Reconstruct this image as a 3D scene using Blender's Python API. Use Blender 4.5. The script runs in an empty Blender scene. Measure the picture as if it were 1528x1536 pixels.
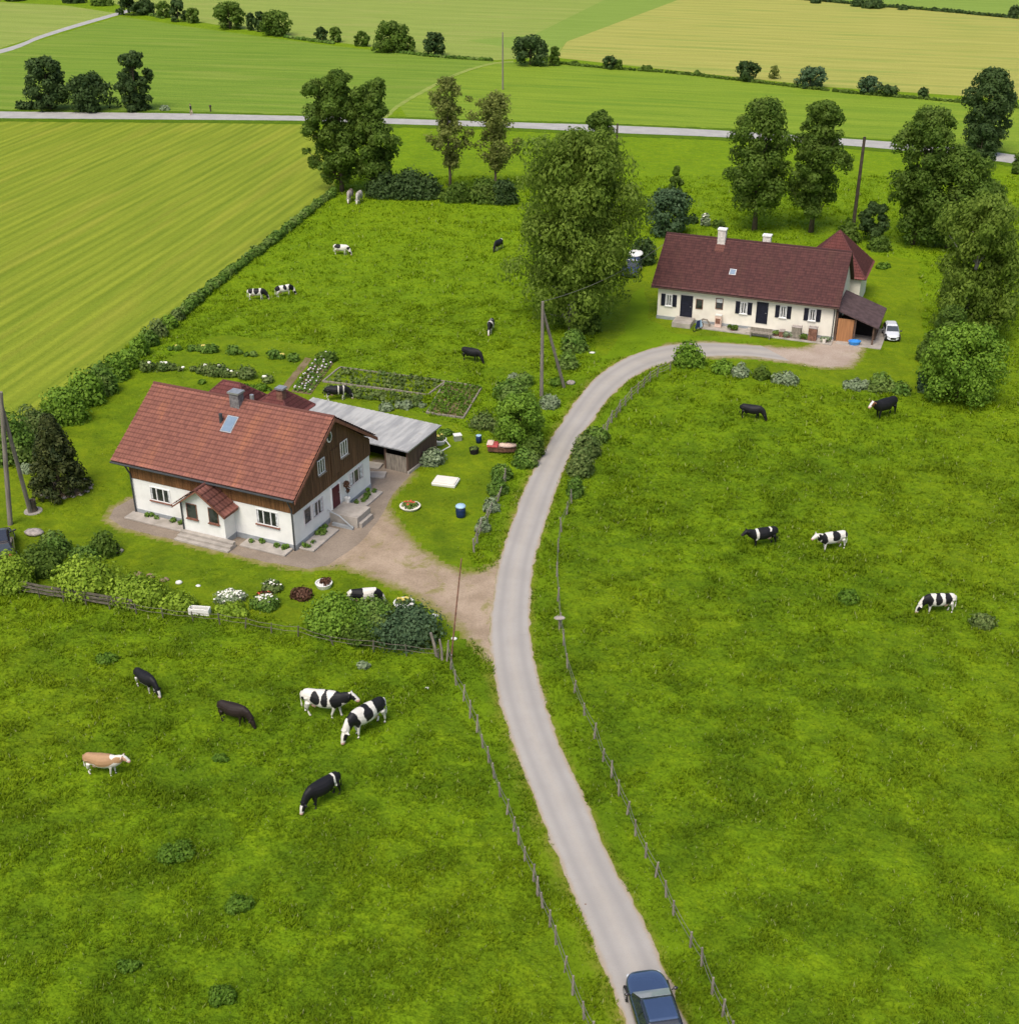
import bpy, math, random
import numpy as np
from mathutils import Vector, Matrix, noise as mnoise
random.seed(7); RNG = np.random.default_rng(7)
S = bpy.context.scene
COL = S.collection
# ------------------------------------------------------------------ camera model (used to measure ground positions)
F = 1900.; TH = math.atan(1008 / F); H = 40.
sT, cT = math.sin(TH), math.cos(TH)
def G(x, y, z=0.):
    u = (x - 764) / F; v = (y - 768) / F; t = (H - z) / (sT + v * cT)
    return (t * u, t * (cT - v * sT))
def scl(y): return F * (sT + (y - 768) / F * cT) / H
def pix(X, Y, Z):
    dy, dz = Y, Z - H
    f = dy * cT - dz * sT; d = -dy * sT - dz * cT
    return (764 + F * X / f, 768 + F * d / f)
def ztop(X, Y, py):
    lo, hi = 0., 40.
    for _ in range(40):
        m = (lo + hi) / 2
        if pix(X, Y, m)[1] > py: lo = m
        else: hi = m
    return lo
# ------------------------------------------------------------------ world and light
w = bpy.data.worlds.new("World"); S.world = w; w.use_nodes = True
SUN_EL, SUN_AZ = math.radians(58), math.radians(205)   # azimuth from +Y clockwise: light comes from behind the camera, left
nt = w.node_tree; bgn = nt.nodes['Background']
sky = nt.nodes.new('ShaderNodeTexSky'); sky.sky_type = 'NISHITA'; sky.sun_disc = False
sky.sun_elevation = SUN_EL; sky.sun_rotation = SUN_AZ; sky.air_density = 1.0; sky.dust_density = 4.0; sky.ozone_density = 0.6
nt.links.new(sky.outputs[0], bgn.inputs[0]); bgn.inputs[1].default_value = 0.135
sd = bpy.data.lights.new('sun', 'SUN'); sd.energy = 2.0; sd.angle = math.radians(28); sd.color = (1, .94, .82)
so = bpy.data.objects.new('sun', sd); COL.objects.link(so)
dv = Vector((math.sin(SUN_AZ) * math.cos(SUN_EL), math.cos(SUN_AZ) * math.cos(SUN_EL), math.sin(SUN_EL)))
so.rotation_euler = dv.to_track_quat('Z', 'Y').to_euler()
S.view_settings.view_transform = 'Standard'; S.view_settings.look = 'None'; S.view_settings.gamma = 1
S.view_settings.exposure = 0.32
cd = bpy.data.cameras.new('camera'); cam = bpy.data.objects.new('camera', cd); COL.objects.link(cam); S.camera = cam
cd.sensor_fit = 'HORIZONTAL'; cd.sensor_width = 36; cd.lens = 36 * F / 1528; cd.clip_end = 6000; cd.clip_start = .5
cam.location = (0, 0, H); cam.rotation_euler = (math.pi / 2 - TH, 0, 0)
# ------------------------------------------------------------------ material helpers
class NT:
    def __init__(s, m): s.m = m; s.t = m.node_tree; s.n = s.t.nodes; s.l = s.t.links
    def new(s, k, **kw):
        n = s.n.new(k)
        for a, b in kw.items(): setattr(n, a, b)
        return n
    def pos(s, obj=False):
        if obj: return s.new('ShaderNodeTexCoord').outputs['Object']
        return s.new('ShaderNodeNewGeometry').outputs['Position']
    def mapping(s, vec, scale=(1, 1, 1), rot=(0, 0, 0), loc=(0, 0, 0)):
        n = s.new('ShaderNodeMapping'); s.l.new(vec, n.inputs[0])
        n.inputs['Scale'].default_value = scale; n.inputs['Rotation'].default_value = rot; n.inputs['Location'].default_value = loc
        return n.outputs[0]
    def noise(s, vec, scale, detail=3, rough=.55, dist=0):
        n = s.new('ShaderNodeTexNoise'); s.l.new(vec, n.inputs['Vector'])
        n.inputs['Scale'].default_value = scale; n.inputs['Detail'].default_value = detail; n.inputs['Roughness'].default_value = rough
        n.inputs['Distortion'].default_value = dist
        return n.outputs['Fac']
    def ramp(s, fac, a, b, lo=0., hi=1.):
        n = s.new('ShaderNodeMapRange'); s.l.new(fac, n.inputs[0])
        n.inputs[1].default_value = a; n.inputs[2].default_value = b; n.inputs[3].default_value = lo; n.inputs[4].default_value = hi
        n.interpolation_type = 'SMOOTHSTEP'
        return n.outputs[0]
    def mix(s, fac, a, b, mode='MIX'):
        n = s.new('ShaderNodeMix', data_type='RGBA', blend_type=mode)
        for i, v in ((0, fac), (6, a), (7, b)):
            if hasattr(v, 'links'): s.l.new(v, n.inputs[i])
            elif isinstance(v, (int, float)): n.inputs[i].default_value = v
            else: n.inputs[i].default_value = (*v, 1)
        return n.outputs[2]
    def math(s, op, a, b=0.):
        n = s.new('ShaderNodeMath', operation=op)
        for i, v in ((0, a), (1, b)):
            if hasattr(v, 'links'): s.l.new(v, n.inputs[i])
            else: n.inputs[i].default_value = v
        return n.outputs[0]
    def attr(s, name):
        n = s.new('ShaderNodeAttribute'); n.attribute_name = name; return n
    def out(s, col, rough=.8, bump=None, bstr=.5, bdist=.05, spec=.3, metal=0., coat=0., trans=None):
        p = s.n['Principled BSDF']
        if hasattr(col, 'links'): s.l.new(col, p.inputs['Base Color'])
        else: p.inputs['Base Color'].default_value = (*col, 1)
        p.inputs['Roughness'].default_value = rough; p.inputs['Specular IOR Level'].default_value = spec
        p.inputs['Metallic'].default_value = metal; p.inputs['Coat Weight'].default_value = coat
        if bump is not None:
            b = s.new('ShaderNodeBump'); b.inputs['Strength'].default_value = bstr; b.inputs['Distance'].default_value = bdist
            s.l.new(bump, b.inputs['Height']); s.l.new(b.outputs[0], p.inputs['Normal'])
        if trans:
            t = s.new('ShaderNodeBsdfTranslucent')
            if hasattr(col, 'links'): s.l.new(col, t.inputs[0])
            else: t.inputs[0].default_value = (*col, 1)
            ms = s.new('ShaderNodeMixShader'); ms.inputs[0].default_value = trans
            s.l.new(p.outputs[0], ms.inputs[1]); s.l.new(t.outputs[0], ms.inputs[2])
            s.l.new(ms.outputs[0], s.n['Material Output'].inputs[0])
        return s.m
def newmat(name):
    m = bpy.data.materials.new(name); m.use_nodes = True; return NT(m)
def mat(name, col, rough=.75, var=.25, scale=3., bump=.2, bdist=.02, bscale=20., spec=.3, metal=0., coat=0., obj=True, dirt=None, stretch=(1, 1, 1)):
    t = newmat(name); p = t.mapping(t.pos(obj), stretch)
    n = t.noise(p, scale, 4)
    lo = tuple(c * (1 - var) for c in col); hi = tuple(min(1, c * (1 + var)) for c in col)
    c = t.mix(t.ramp(n, .3, .7), lo, hi)
    if dirt: c = t.mix(t.ramp(t.noise(p, scale * .37, 5, .65), .5, .75, 0, .7), c, dirt)
    return t.out(c, rough, t.noise(p, bscale, 3) if bump else None, bump, bdist, spec, metal, coat)
def leafmat(name, a, b, c2=None, trans=.3):
    t = newmat(name); at = t.attr('tint').outputs['Fac']
    c = t.mix(at, a, b)
    if c2: c = t.mix(t.ramp(t.noise(t.pos(), .45, 3), .45, .7), c, c2)
    return t.out(c, .65, trans=trans, spec=.2)
# shared pasture colour: same world-space pattern for the sheet and for the blades
def pasture_col(t, lawn=False):
    p = t.pos()
    big = t.noise(p, .045, 4, .6); mid = t.noise(p, .3, 4, .6, .4); fine = t.noise(p, 1.6, 3, .6)
    a = t.mix(t.ramp(mid, .35, .65), (.084, .152, .004), (.136, .226, .005))
    c = t.mix(t.ramp(big, .45, .68, 0, .45), a, (.175, .245, .006))
    c = t.mix(t.ramp(t.noise(p, .11, 3, .6), .55, .72, 0, .4), c, (.078, .160, .005))
    sx = t.new('ShaderNodeSeparateXYZ'); t.l.new(p, sx.inputs[0])
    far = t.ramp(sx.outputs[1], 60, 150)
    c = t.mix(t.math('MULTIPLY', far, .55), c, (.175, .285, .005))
    return t, p, c, big, mid, fine
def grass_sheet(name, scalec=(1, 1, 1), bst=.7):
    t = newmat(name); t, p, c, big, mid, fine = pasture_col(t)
    c = t.mix(1., c, scalec, 'MULTIPLY')
    c = t.mix(t.ramp(t.noise(p, 6.5, 4, .75), .38, .66, 0, .5), c, t.mix(1., c, (.55, .62, .5), 'MULTIPLY'))
    c = t.mix(t.ramp(t.noise(t.mapping(p, (1, 1, 1), (0, 0, .4), (40, 3, 0)), 1.1, 4, .7), .42, .66, 0, .5), c, t.mix(1., c, (1.55, 1.3, 1.1), 'MULTIPLY'))
    c = t.mix(t.ramp(t.noise(t.mapping(p, (1, 1, 1), (0, 0, 0), (7, 90, 0)), .55, 5, .75), .66, .78, 0, .6), c, (.19, .13, .05))
    b = t.math('ADD', t.math('MULTIPLY', mid, 2.5), t.math('MULTIPLY', fine, 1.6))
    return t.out(c, .9, b, bst, .28, .1)
M = {}
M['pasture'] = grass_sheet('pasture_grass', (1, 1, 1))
M['lawn'] = grass_sheet('lawn_grass', (1.0, .92, 1.1), .35)
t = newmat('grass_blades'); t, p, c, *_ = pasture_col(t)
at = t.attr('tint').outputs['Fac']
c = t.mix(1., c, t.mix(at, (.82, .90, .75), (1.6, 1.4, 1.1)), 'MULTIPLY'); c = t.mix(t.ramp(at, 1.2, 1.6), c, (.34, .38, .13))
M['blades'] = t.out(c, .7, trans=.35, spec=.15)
def field(name, a, b, c3, ang, row=1.2, st=.35, band=.5):
    t = newmat(name); p = t.pos()
    r = t.mapping(p, (1, 1, 1), (0, 0, -ang))                       # x' along the rows
    rs = t.mapping(r, (.05, 1, 1)); long1 = t.noise(rs, .8, 4, .6)
    c = t.mix(t.ramp(long1, .35, .65), a, b)
    rs2 = t.mapping(r, (.12, 1, 1)); c = t.mix(t.ramp(t.noise(rs2, .28, 3, .55), .5, .68, 0, band), c, c3)
    wv = t.new('ShaderNodeTexWave', wave_type='BANDS', bands_direction='Y'); t.l.new(r, wv.inputs['Vector'])
    wv.inputs['Scale'].default_value = 1 / row * .314; wv.inputs['Distortion'].default_value = .8; wv.inputs['Detail'].default_value = 1; wv.inputs['Detail Scale'].default_value = .15
    c = t.mix(t.math('MULTIPLY', t.ramp(wv.outputs['Fac'], .0, .9), st), c, t.mix(1., c, (.62, .68, .6), 'MULTIPLY'))
    f = t.noise(p, 2.2, 4, .7)
    c = t.mix(t.ramp(f, .35, .7, 0, .35), c, t.mix(1., c, (.6, .66, .55), 'MULTIPLY'))
    return t.out(c, .9, t.math('ADD', f, t.math('MULTIPLY', long1, 2)), .5, .3, .1)
hx0, hx1 = G(0, 650), G(495, 292); HEDGE_ANG = math.atan2(hx1[1] - hx0[1], hx1[0] - hx0[0])
wa, wb = G(850, 62), G(1015, 0); RANG = math.atan2(G(1400, 232)[1] - G(600, 182)[1], G(1400, 232)[0] - G(600, 182)[0])
M['crop'] = field('young_crop', (.19, .25, .020), (.265, .312, .028), (.31, .305, .040), HEDGE_ANG, 1.5, .45, .42)
M['hay'] = field('hay_meadow', (.170, .265, .020), (.225, .310, .028), (.125, .230, .020), RANG, 7, .12, .5)
M['hay2'] = field('mown_meadow', (.145, .240, .024), (.195, .285, .034), (.24, .30, .05), RANG + .1, 5, .2, .6)
M['pale'] = field('pale_meadow', (.23, .30, .055), (.28, .34, .075), (.31, .33, .09), RANG, 9, .15, .6)
M['wheat'] = field('ripening_wheat', (.33, .34, .075), (.41, .385, .10), (.25, .32, .065), RANG, 6, .2, .6)
M['green2'] = field('far_green', (.19, .285, .045), (.235, .325, .06), (.20, .30, .045), RANG, 6, .1, .4)
def gravel(name, base, light, weeds=.0):
    t = newmat(name); p = t.pos()
    c = t.mix(t.ramp(t.noise(p, .5, 5, .65), .35, .65), base, light)
    c = t.mix(t.ramp(t.noise(p, 9, 3, .7), .4, .7, 0, .4), c, tuple(v * .62 for v in base))
    if weeds: c = t.mix(t.ramp(t.noise(p, .55, 5, .7, .6), .53, .70, 0, weeds), c, (.16, .16, .035))
    return t.out(c, .95, t.noise(p, 14, 4, .7), .4, .03, .15)
M['path'] = gravel('packed_path', (.235, .19, .15), (.30, .245, .195))
M['farroad'] = gravel('far_asphalt', (.36, .35, .34), (.43, .42, .40))
M['soil'] = gravel('garden_soil', (.17, .125, .07), (.24, .18, .105), .9)
def gravel_fade(name, base, light, weeds, w0=-.25, w1=.75):
    t = newmat(name); t, p, gc, *_ = pasture_col(t); e = t.attr('edge').outputs['Fac']
    c = t.mix(t.ramp(t.noise(p, .5, 5, .65), .35, .65), base, light)
    c = t.mix(t.ramp(t.noise(p, 9, 3, .7), .4, .7, 0, .45), c, tuple(v * .6 for v in base))
    c = t.mix(t.ramp(t.noise(p, .55, 5, .7, .6), .53, .70, 0, weeds), c, (.20, .19, .04))
    n = t.math('ADD', e, t.math('MULTIPLY', t.math('SUBTRACT', t.noise(p, 1.4, 6, .75), .5), 2.2))
    c = t.mix(t.ramp(n, -.55, .55), t.mix(t.ramp(n, -.8, -.3), gc, (.19, .19, .035)), c)
    return t.out(c, .95, t.noise(p, 14, 4, .7), .4, .03, .15)
M['gravel'] = gravel_fade('yard_gravel', (.31, .235, .165), (.42, .325, .24), .75)
M['drive'] = gravel_fade('driveway_gravel', (.37, .29, .235), (.44, .36, .30), .2)
# near road: worn light asphalt; 'across' runs 0..1 over the width
t = newmat('worn_asphalt'); p = t.pos(); ac = t.attr('across').outputs['Fac']
c = t.mix(t.ramp(t.noise(p, .35, 5, .6), .35, .65), (.350, .325, .300), (.385, .360, .335))
tr = t.math('ABSOLUTE', t.math('SUBTRACT', t.math('ABSOLUTE', t.math('SUBTRACT', ac, .5)), .24))
c = t.mix(t.ramp(tr, .0, .13, .5, 0), c, (.285, .27, .262))
mid_ = t.math('ABSOLUTE', t.math('SUBTRACT', t.math('ADD', ac, t.math('MULTIPLY', t.noise(p, .8, 3), .12)), .56))
c = t.mix(t.ramp(mid_, 0, .13, .28, 0), c, (.46, .41, .35))
ed = t.math('ADD', t.math('ABSOLUTE', t.math('SUBTRACT', ac, .5)), t.math('MULTIPLY', t.noise(p, 1.5, 4, .7), .10))
c = t.mix(t.ramp(ed, .44, .545, 0, .8), c, (.36, .275, .18)); c = t.mix(t.ramp(ed, .525, .56, 0, .9), c, (.15, .20, .02))
c = t.mix(t.ramp(t.noise(p, 22, 3, .7), .5, .75, 0, .35), c, (.22, .2, .18))
c = t.mix(t.ramp(t.noise(t.mapping(p, (.25, 1.6, 1)), .7, 5, .75, 1.5), .64, .70, 0, .35), c, (.22, .20, .185))
M['road'] = t.out(c, .9, t.noise(p, 18, 4, .7), .35, .02, .2)
# verge: grass with dry and earthy patches, more of them towards the road
t = newmat('verge_grass'); t, p, gc, *_ = pasture_col(t); e = t.attr('edge').outputs['Fac']
n = t.math('ADD', e, t.math('MULTIPLY', t.math('SUBTRACT', t.noise(p, 1.3, 5, .7), .5), .9))
c = t.mix(t.ramp(n, .45, .95, 0, .7), gc, (.20, .19, .03))
c = t.mix(t.ramp(n, .84, 1.02, 0, .9), c, (.36, .26, .15))
M['verge'] = t.out(c, .95, t.noise(p, 5, 4, .7), .6, .08, .1)
def tilemat(name, a, b, c3, streak, joint=.6):
    t = newmat(name); at = t.attr('tint').outputs['Fac']; tu = t.new('ShaderNodeUVMap').outputs[0]; uv = t.mapping(tu, (.3, .4, 1))
    c = t.mix(at, a, b)
    c = t.mix(t.ramp(t.noise(t.mapping(uv, (.45, .13, 1)), 1.1, 4, .6), .50, .68, 0, streak), c, c3)
    c = t.mix(t.ramp(t.noise(uv, 2.4, 5, .7), .52, .72, 0, .45), c, tuple(v * .45 for v in a))
    sx = t.new('ShaderNodeSeparateXYZ'); t.l.new(tu, sx.inputs[0])                     # shadow gaps between tiles, painted dark along laps and valleys
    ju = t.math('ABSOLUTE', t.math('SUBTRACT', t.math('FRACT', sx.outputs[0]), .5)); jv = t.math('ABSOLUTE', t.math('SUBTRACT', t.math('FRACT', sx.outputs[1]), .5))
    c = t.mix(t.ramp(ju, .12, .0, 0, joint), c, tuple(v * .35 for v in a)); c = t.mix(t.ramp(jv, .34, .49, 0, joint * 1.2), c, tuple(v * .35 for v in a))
    return t.out(c, .8, t.noise(uv, 30, 2), .2, .01, .25)
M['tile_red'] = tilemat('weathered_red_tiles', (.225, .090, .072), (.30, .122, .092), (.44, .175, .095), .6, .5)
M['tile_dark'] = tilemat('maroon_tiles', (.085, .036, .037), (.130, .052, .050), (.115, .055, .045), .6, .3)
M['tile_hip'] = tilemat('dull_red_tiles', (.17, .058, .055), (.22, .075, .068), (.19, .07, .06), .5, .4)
M['leanroof'] = mat('brown_felt_roof', (.085, .055, .058), .9, .25, 2)
t = newmat('grey_sheet_metal'); uv = t.mapping(t.new('ShaderNodeUVMap').outputs[0], (.42, 4.9, 1))
c = t.mix(t.ramp(t.noise(t.mapping(uv, (1.6, .15, 1)), 1.2, 4), .35, .65), (.30, .30, .30), (.45, .445, .43))
c = t.mix(t.ramp(t.noise(uv, 1.1, 5, .7), .55, .75, 0, .5), c, (.30, .27, .22))
M['sheet'] = t.out(c, .55, spec=.4)
M['white'] = mat('white_render', (.78, .78, .76), .9, .05, 1.2, .15, .01, 25, dirt=(.66, .65, .61))
M['cream'] = mat('cream_render', (.80, .76, .67), .9, .05, 1.2, .15, .01, 25, dirt=(.68, .63, .53))
M['plinth'] = mat('grey_plinth', (.30, .32, .34), .9, .15, 2)
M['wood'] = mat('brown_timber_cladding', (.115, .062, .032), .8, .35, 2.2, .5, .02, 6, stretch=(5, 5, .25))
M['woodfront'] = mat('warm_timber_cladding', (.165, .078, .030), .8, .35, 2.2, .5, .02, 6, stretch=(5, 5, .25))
M['oldwood'] = mat('weathered_wood', (.24, .21, .175), .9, .3, 3, .5, .02, 12, stretch=(3, 3, .5))
M['shedwood'] = mat('dark_shed_boards', (.12, .075, .055), .9, .35, 2.5, .5, .02, 8, stretch=(4, 4, .3))
M['orangewood'] = mat('orange_brown_boards', (.36, .17, .075), .7, .15, 2, .3, .01, 10, stretch=(4, 4, .3))
M['edgewood'] = mat('dark_eaves_board', (.075, .045, .035), .8, .2, 3)
M['redbrown'] = mat('redbrown_fascia', (.20, .085, .055), .8, .2, 3)
M['concrete'] = mat('concrete', (.37, .335, .30), .95, .15, 1.5, .3, .01, 20, dirt=(.25, .225, .19))
M['brick'] = mat('grey_chimney', (.17, .16, .165), .9, .35, 6)
M['chimwhite'] = mat('white_chimney', (.62, .58, .55), .9, .2, 5)
M['metal'] = mat('zinc', (.42, .43, .44), .4, .1, 4, metal=.6)
M['darkmetal'] = mat('dark_pipe', (.05, .055, .06), .5, .1, 4)
M['frame'] = mat('white_window_frame', (.80, .80, .80), .5, .03, 5, 0)
M['lilac'] = mat('pale_frame', (.62, .58, .60), .6, .05, 5, 0)
t = newmat('window_glass'); c = t.mix(t.ramp(t.noise(t.pos(), 1.5, 2), .4, .6), (.018, .020, .024), (.055, .058, .062)); M['glass'] = t.out(c, .08, spec=.6)
M['skyglass'] = mat('skylight_glass', (.18, .25, .34), .12, .1, 2, 0, spec=1.)
M['curtain'] = mat('net_curtain', (.55, .56, .58), .9, .3, 6)
M['navy'] = mat('navy_paint', (.013, .014, .028), .5, .2, 4)
M['maroon'] = mat('maroon_door', (.085, .012, .020), .5, .2, 4)
M['rust'] = mat('rusty_brown', (.20, .10, .07), .85, .4, 5)
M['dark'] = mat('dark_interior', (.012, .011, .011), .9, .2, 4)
M['bluebright'] = mat('bright_blue_plastic', (.05, .27, .68), .45, .15, 4)
M['bluedark'] = mat('dark_blue_plastic', (.010, .025, .085), .4, .2, 4)
M['bluepale'] = mat('pale_blue_plastic', (.35, .52, .68), .4, .1, 4)
M['whitep'] = mat('white_plastic', (.74, .73, .70), .5, .06, 4)
M['creamp'] = mat('cream_cover', (.74, .69, .62), .7, .05, 3)
M['redp'] = mat('red_cloth', (.38, .07, .07), .7, .2, 5)
M['pink'] = mat('faded_pink_cover', (.68, .50, .42), .8, .12, 4)
M['stone'] = mat('grey_stone', (.33, .29, .27), .9, .3, 3, .6, .04, 6)
M['brownstone'] = mat('brown_stone', (.26, .19, .12), .9, .3, 3, .6, .04, 6)
M['fencewood'] = mat('grey_brown_rails', (.13, .115, .09), .9, .3, 3, .5, .02, 12)
M['bark'] = mat('bark', (.11, .085, .06), .95, .35, 3, .6, .03, 8, stretch=(3, 3, .6))
M['birchbark'] = mat('pale_bark', (.38, .35, .30), .9, .4, 3, .4, .02, 8)
M['wire'] = mat('fence_wire', (.20, .19, .17), .6, .1, 5, metal=.3)
M['polewood'] = mat('grey_pole_wood', (.20, .175, .15), .9, .25, 2, .3, .02, 8, stretch=(4, 4, .3))
M['darkpole'] = mat('dark_pole_wood', (.075, .06, .045), .9, .25, 2, .3, .02, 8)
M['rubber'] = mat('rubber', (.02, .02, .02), .8, .1, 5)
M['rim'] = mat('alloy', (.45, .46, .48), .35, .05, 5, metal=.8)
M['lamp'] = mat('clear_lamp', (.6, .62, .65), .15, .05, 5, spec=.8)
M['redlamp'] = mat('red_lamp', (.35, .02, .02), .2, .05, 5)
M['carnavy'] = mat('navy_car_paint', (.075, .12, .23), .15, .05, 1, 0, spec=.7, metal=.55, coat=1.)
M['carside'] = mat('shaded_car_paint', (.012, .016, .026), .25, .05, 1, 0, spec=.6, coat=1.)  # darker copy of the navy paint: shade on sides and cabin put into colour
M['carblue'] = mat('blue_car_paint', (.035, .04, .12), .2, .05, 1, 0, spec=.6, coat=1.)
M['carwhite'] = mat('white_car_paint', (.66, .68, .74), .25, .03, 1, 0, coat=.8)
M['carblack'] = mat('black_car_paint', (.022, .018, .020), .2, .05, 1, 0, coat=1.)
M['carglass'] = mat('car_glass', (.03, .04, .05), .05, .1, 1, 0, spec=1.)
M['screen'] = mat('pale_windscreen', (.32, .37, .40), .08, .1, 1, 0, spec=1.)
M['skin'] = mat('skin', (.55, .35, .26), .7, .05, 5)
M['petal_w'] = mat('white_petals', (.80, .78, .70), .8, .08, 8)
M['petal_r'] = mat('red_petals', (.50, .09, .05), .8, .3, 8)
M['petal_p'] = mat('lilac_petals', (.62, .55, .62), .8, .15, 8)
M['petal_y'] = mat('yellow_petals', (.65, .55, .15), .8, .2, 8)
L = {}
L['birch'] = leafmat('birch_leaves', (.095, .155, .016), (.26, .36, .052), (.20, .30, .040), trans=.5)
L['mid'] = leafmat('tree_leaves', (.062, .122, .015), (.185, .285, .042), (.145, .215, .036), trans=.5)
L['olive'] = leafmat('olive_leaves', (.14, .17, .035), (.28, .32, .08), trans=.45)
L['dark'] = leafmat('dark_leaves', (.030, .062, .018), (.095, .155, .042), trans=.4)
L['blue'] = leafmat('bluish_leaves', (0.042, 0.089, 0.036), (0.113, 0.178, 0.083))
L['bright'] = leafmat('bright_leaves', (0.087, 0.181, 0.014), (0.232, 0.377, 0.038))
L['yell'] = leafmat('yellow_green_leaves', (.15, .25, .015), (.34, .47, .045))
L['shrub'] = leafmat('shrub_leaves', (0.060, 0.136, 0.017), (0.178, 0.297, 0.041), (0.204, 0.289, 0.068))
L['grey'] = leafmat('grey_green_leaves', (0.156, 0.221, 0.104), (0.351, 0.416, 0.260))
L['conif'] = leafmat('conifer_needles', (.020, .036, .010), (.080, .092, .022), trans=.1)
L['brown'] = leafmat('brown_leaves', (0.070, 0.035, 0.020), (0.170, 0.085, 0.055))
L['weed'] = leafmat('weed_leaves', (.065, .145, .010), (.15, .26, .024))
L['bed'] = leafmat('bed_leaves', (0.074, 0.135, 0.027), (0.216, 0.270, 0.081))
# ------------------------------------------------------------------ mesh helpers
class MB:
    def __init__(s): s.v = []; s.f = []
    def add(s, vs, fs):
        o = len(s.v); s.v += [tuple(v) for v in vs]; s.f += [tuple(i + o for i in f) for f in fs]; return s
    def box(s, x0, x1, y0, y1, z0, z1, rz=0, c=None, taper=0):
        vs = [(x, y, z) for z in (z0, z1) for (x, y) in ((x0, y0), (x1, y0), (x1, y1), (x0, y1))]
        if taper:
            cx, cy = (x0 + x1) / 2, (y0 + y1) / 2
            vs = [(cx + (x - cx) * (1 - taper * (z == z1)), cy + (y - cy) * (1 - taper * (z == z1)), z) for x, y, z in vs]
        if rz:
            cx, cy = c if c else ((x0 + x1) / 2, (y0 + y1) / 2); a, b = math.cos(rz), math.sin(rz)
            vs = [(cx + (x - cx) * a - (y - cy) * b, cy + (x - cx) * b + (y - cy) * a, z) for x, y, z in vs]
        return s.add(vs, [(3, 2, 1, 0), (4, 5, 6, 7), (0, 1, 5, 4), (1, 2, 6, 5), (2, 3, 7, 6), (3, 0, 4, 7)])
    def prism(s, poly, z0, z1):
        n = len(poly); vs = [(x, y, z0) for x, y in poly] + [(x, y, z1) for x, y in poly]
        return s.add(vs, [tuple(range(n - 1, -1, -1)), tuple(range(n, 2 * n))] + [(i, (i + 1) % n, n + (i + 1) % n, n + i) for i in range(n)])
    def extr(s, poly3, d):                       # polygon in 3D extruded by vector d
        n = len(poly3); vs = [tuple(p) for p in poly3] + [tuple(a + b for a, b in zip(p, d)) for p in poly3]
        return s.add(vs, [tuple(range(n - 1, -1, -1)), tuple(range(n, 2 * n))] + [(i, (i + 1) % n, n + (i + 1) % n, n + i) for i in range(n)])
    def tube(s, pts, rad, n=8, cap=True, ell=None):
        pts = [Vector(p) for p in pts]; rings = []
        up0 = Vector((0, 0, 1))
        for i, p in enumerate(pts):
            t = (pts[min(i + 1, len(pts) - 1)] - pts[max(i - 1, 0)]).normalized()
            sd_ = t.cross(up0)
            if sd_.length < .08: sd_ = Vector((0, 1, 0)) if abs(t.y) < .9 else Vector((1, 0, 0)); sd_ = (sd_ - t * sd_.dot(t))
            sd_.normalize(); up = sd_.cross(t).normalized()
            r = rad[i] if hasattr(rad, '__len__') else rad
            ra, rb = (r if isinstance(r, tuple) else (r, r))
            rings.append([p + sd_ * ra * math.cos(2 * math.pi * k / n) + up * rb * math.sin(2 * math.pi * k / n) for k in range(n)])
        vs = [v for r in rings for v in r]; fs = []
        for i in range(len(rings) - 1):
            for k in range(n):
                fs.append((i * n + k, i * n + (k + 1) % n, (i + 1) * n + (k + 1) % n, (i + 1) * n + k))
        if cap: fs += [tuple(range(n - 1, -1, -1)), tuple((len(rings) - 1) * n + k for k in range(n))]
        return s.add(vs, fs)
    def ball(s, c, r, nu=10, nv=7, jit=0., flat=0):
        rx, ry, rz = r if hasattr(r, '__len__') else (r, r, r)
        vs = []; fs = []
        for j in range(nv + 1):
            ph = math.pi * j / nv
            for i in range(nu):
                a = 2 * math.pi * i / nu; q = 1 + random.uniform(-jit, jit)
                z = math.cos(ph) * rz * q
                if flat and z < -rz * flat: z = -rz * flat
                vs.append((c[0] + rx * q * math.sin(ph) * math.cos(a), c[1] + ry * q * math.sin(ph) * math.sin(a), c[2] + z))
        for j in range(nv):
            for i in range(nu): fs.append((j * nu + i, (j + 1) * nu + i, (j + 1) * nu + (i + 1) % nu, j * nu + (i + 1) % nu))
        return s.add(vs, fs)
    def lathe(s, c, prof, n=16):                 # prof: (r, z)
        vs = []; fs = []
        for r, z in prof:
            for i in range(n): a = 2 * math.pi * i / n; vs.append((c[0] + r * math.cos(a), c[1] + r * math.sin(a), c[2] + z))
        for j in range(len(prof) - 1):
            for i in range(n): fs.append((j * n + i, j * n + (i + 1) % n, (j + 1) * n + (i + 1) % n, (j + 1) * n + i))
        return s.add(vs, fs + [tuple(range(n - 1, -1, -1)), tuple((len(prof) - 1) * n + k for k in range(n))])
    def build(s, name, m, parent=None, smooth=False, bevel=0):
        me = bpy.data.meshes.new(name); me.from_pydata(s.v, [], s.f); me.update()
        me.materials.append(m)
        if smooth: me.polygons.foreach_set('use_smooth', [True] * len(me.polygons))
        o = bpy.data.objects.new(name, me); COL.objects.link(o)
        if parent: o.parent = parent
        if bevel:
            b = o.modifiers.new('bevel', 'BEVEL'); b.width = bevel; b.segments = 2; b.limit_method = 'ANGLE'
        return o
def tag(o, label=None, cat=None, group=None, kind=None):
    if label: o['label'] = label
    if cat: o['category'] = cat
    if group: o['group'] = group
    if kind: o['kind'] = kind
    return o
def thing(name, label, cat, loc=(0, 0, 0), rz=0, group=None):
    o = bpy.data.objects.new(name, None); COL.objects.link(o); o.empty_display_size = .2
    o.location = loc; o.rotation_euler = (0, 0, rz); return tag(o, label, cat, group)
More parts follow.
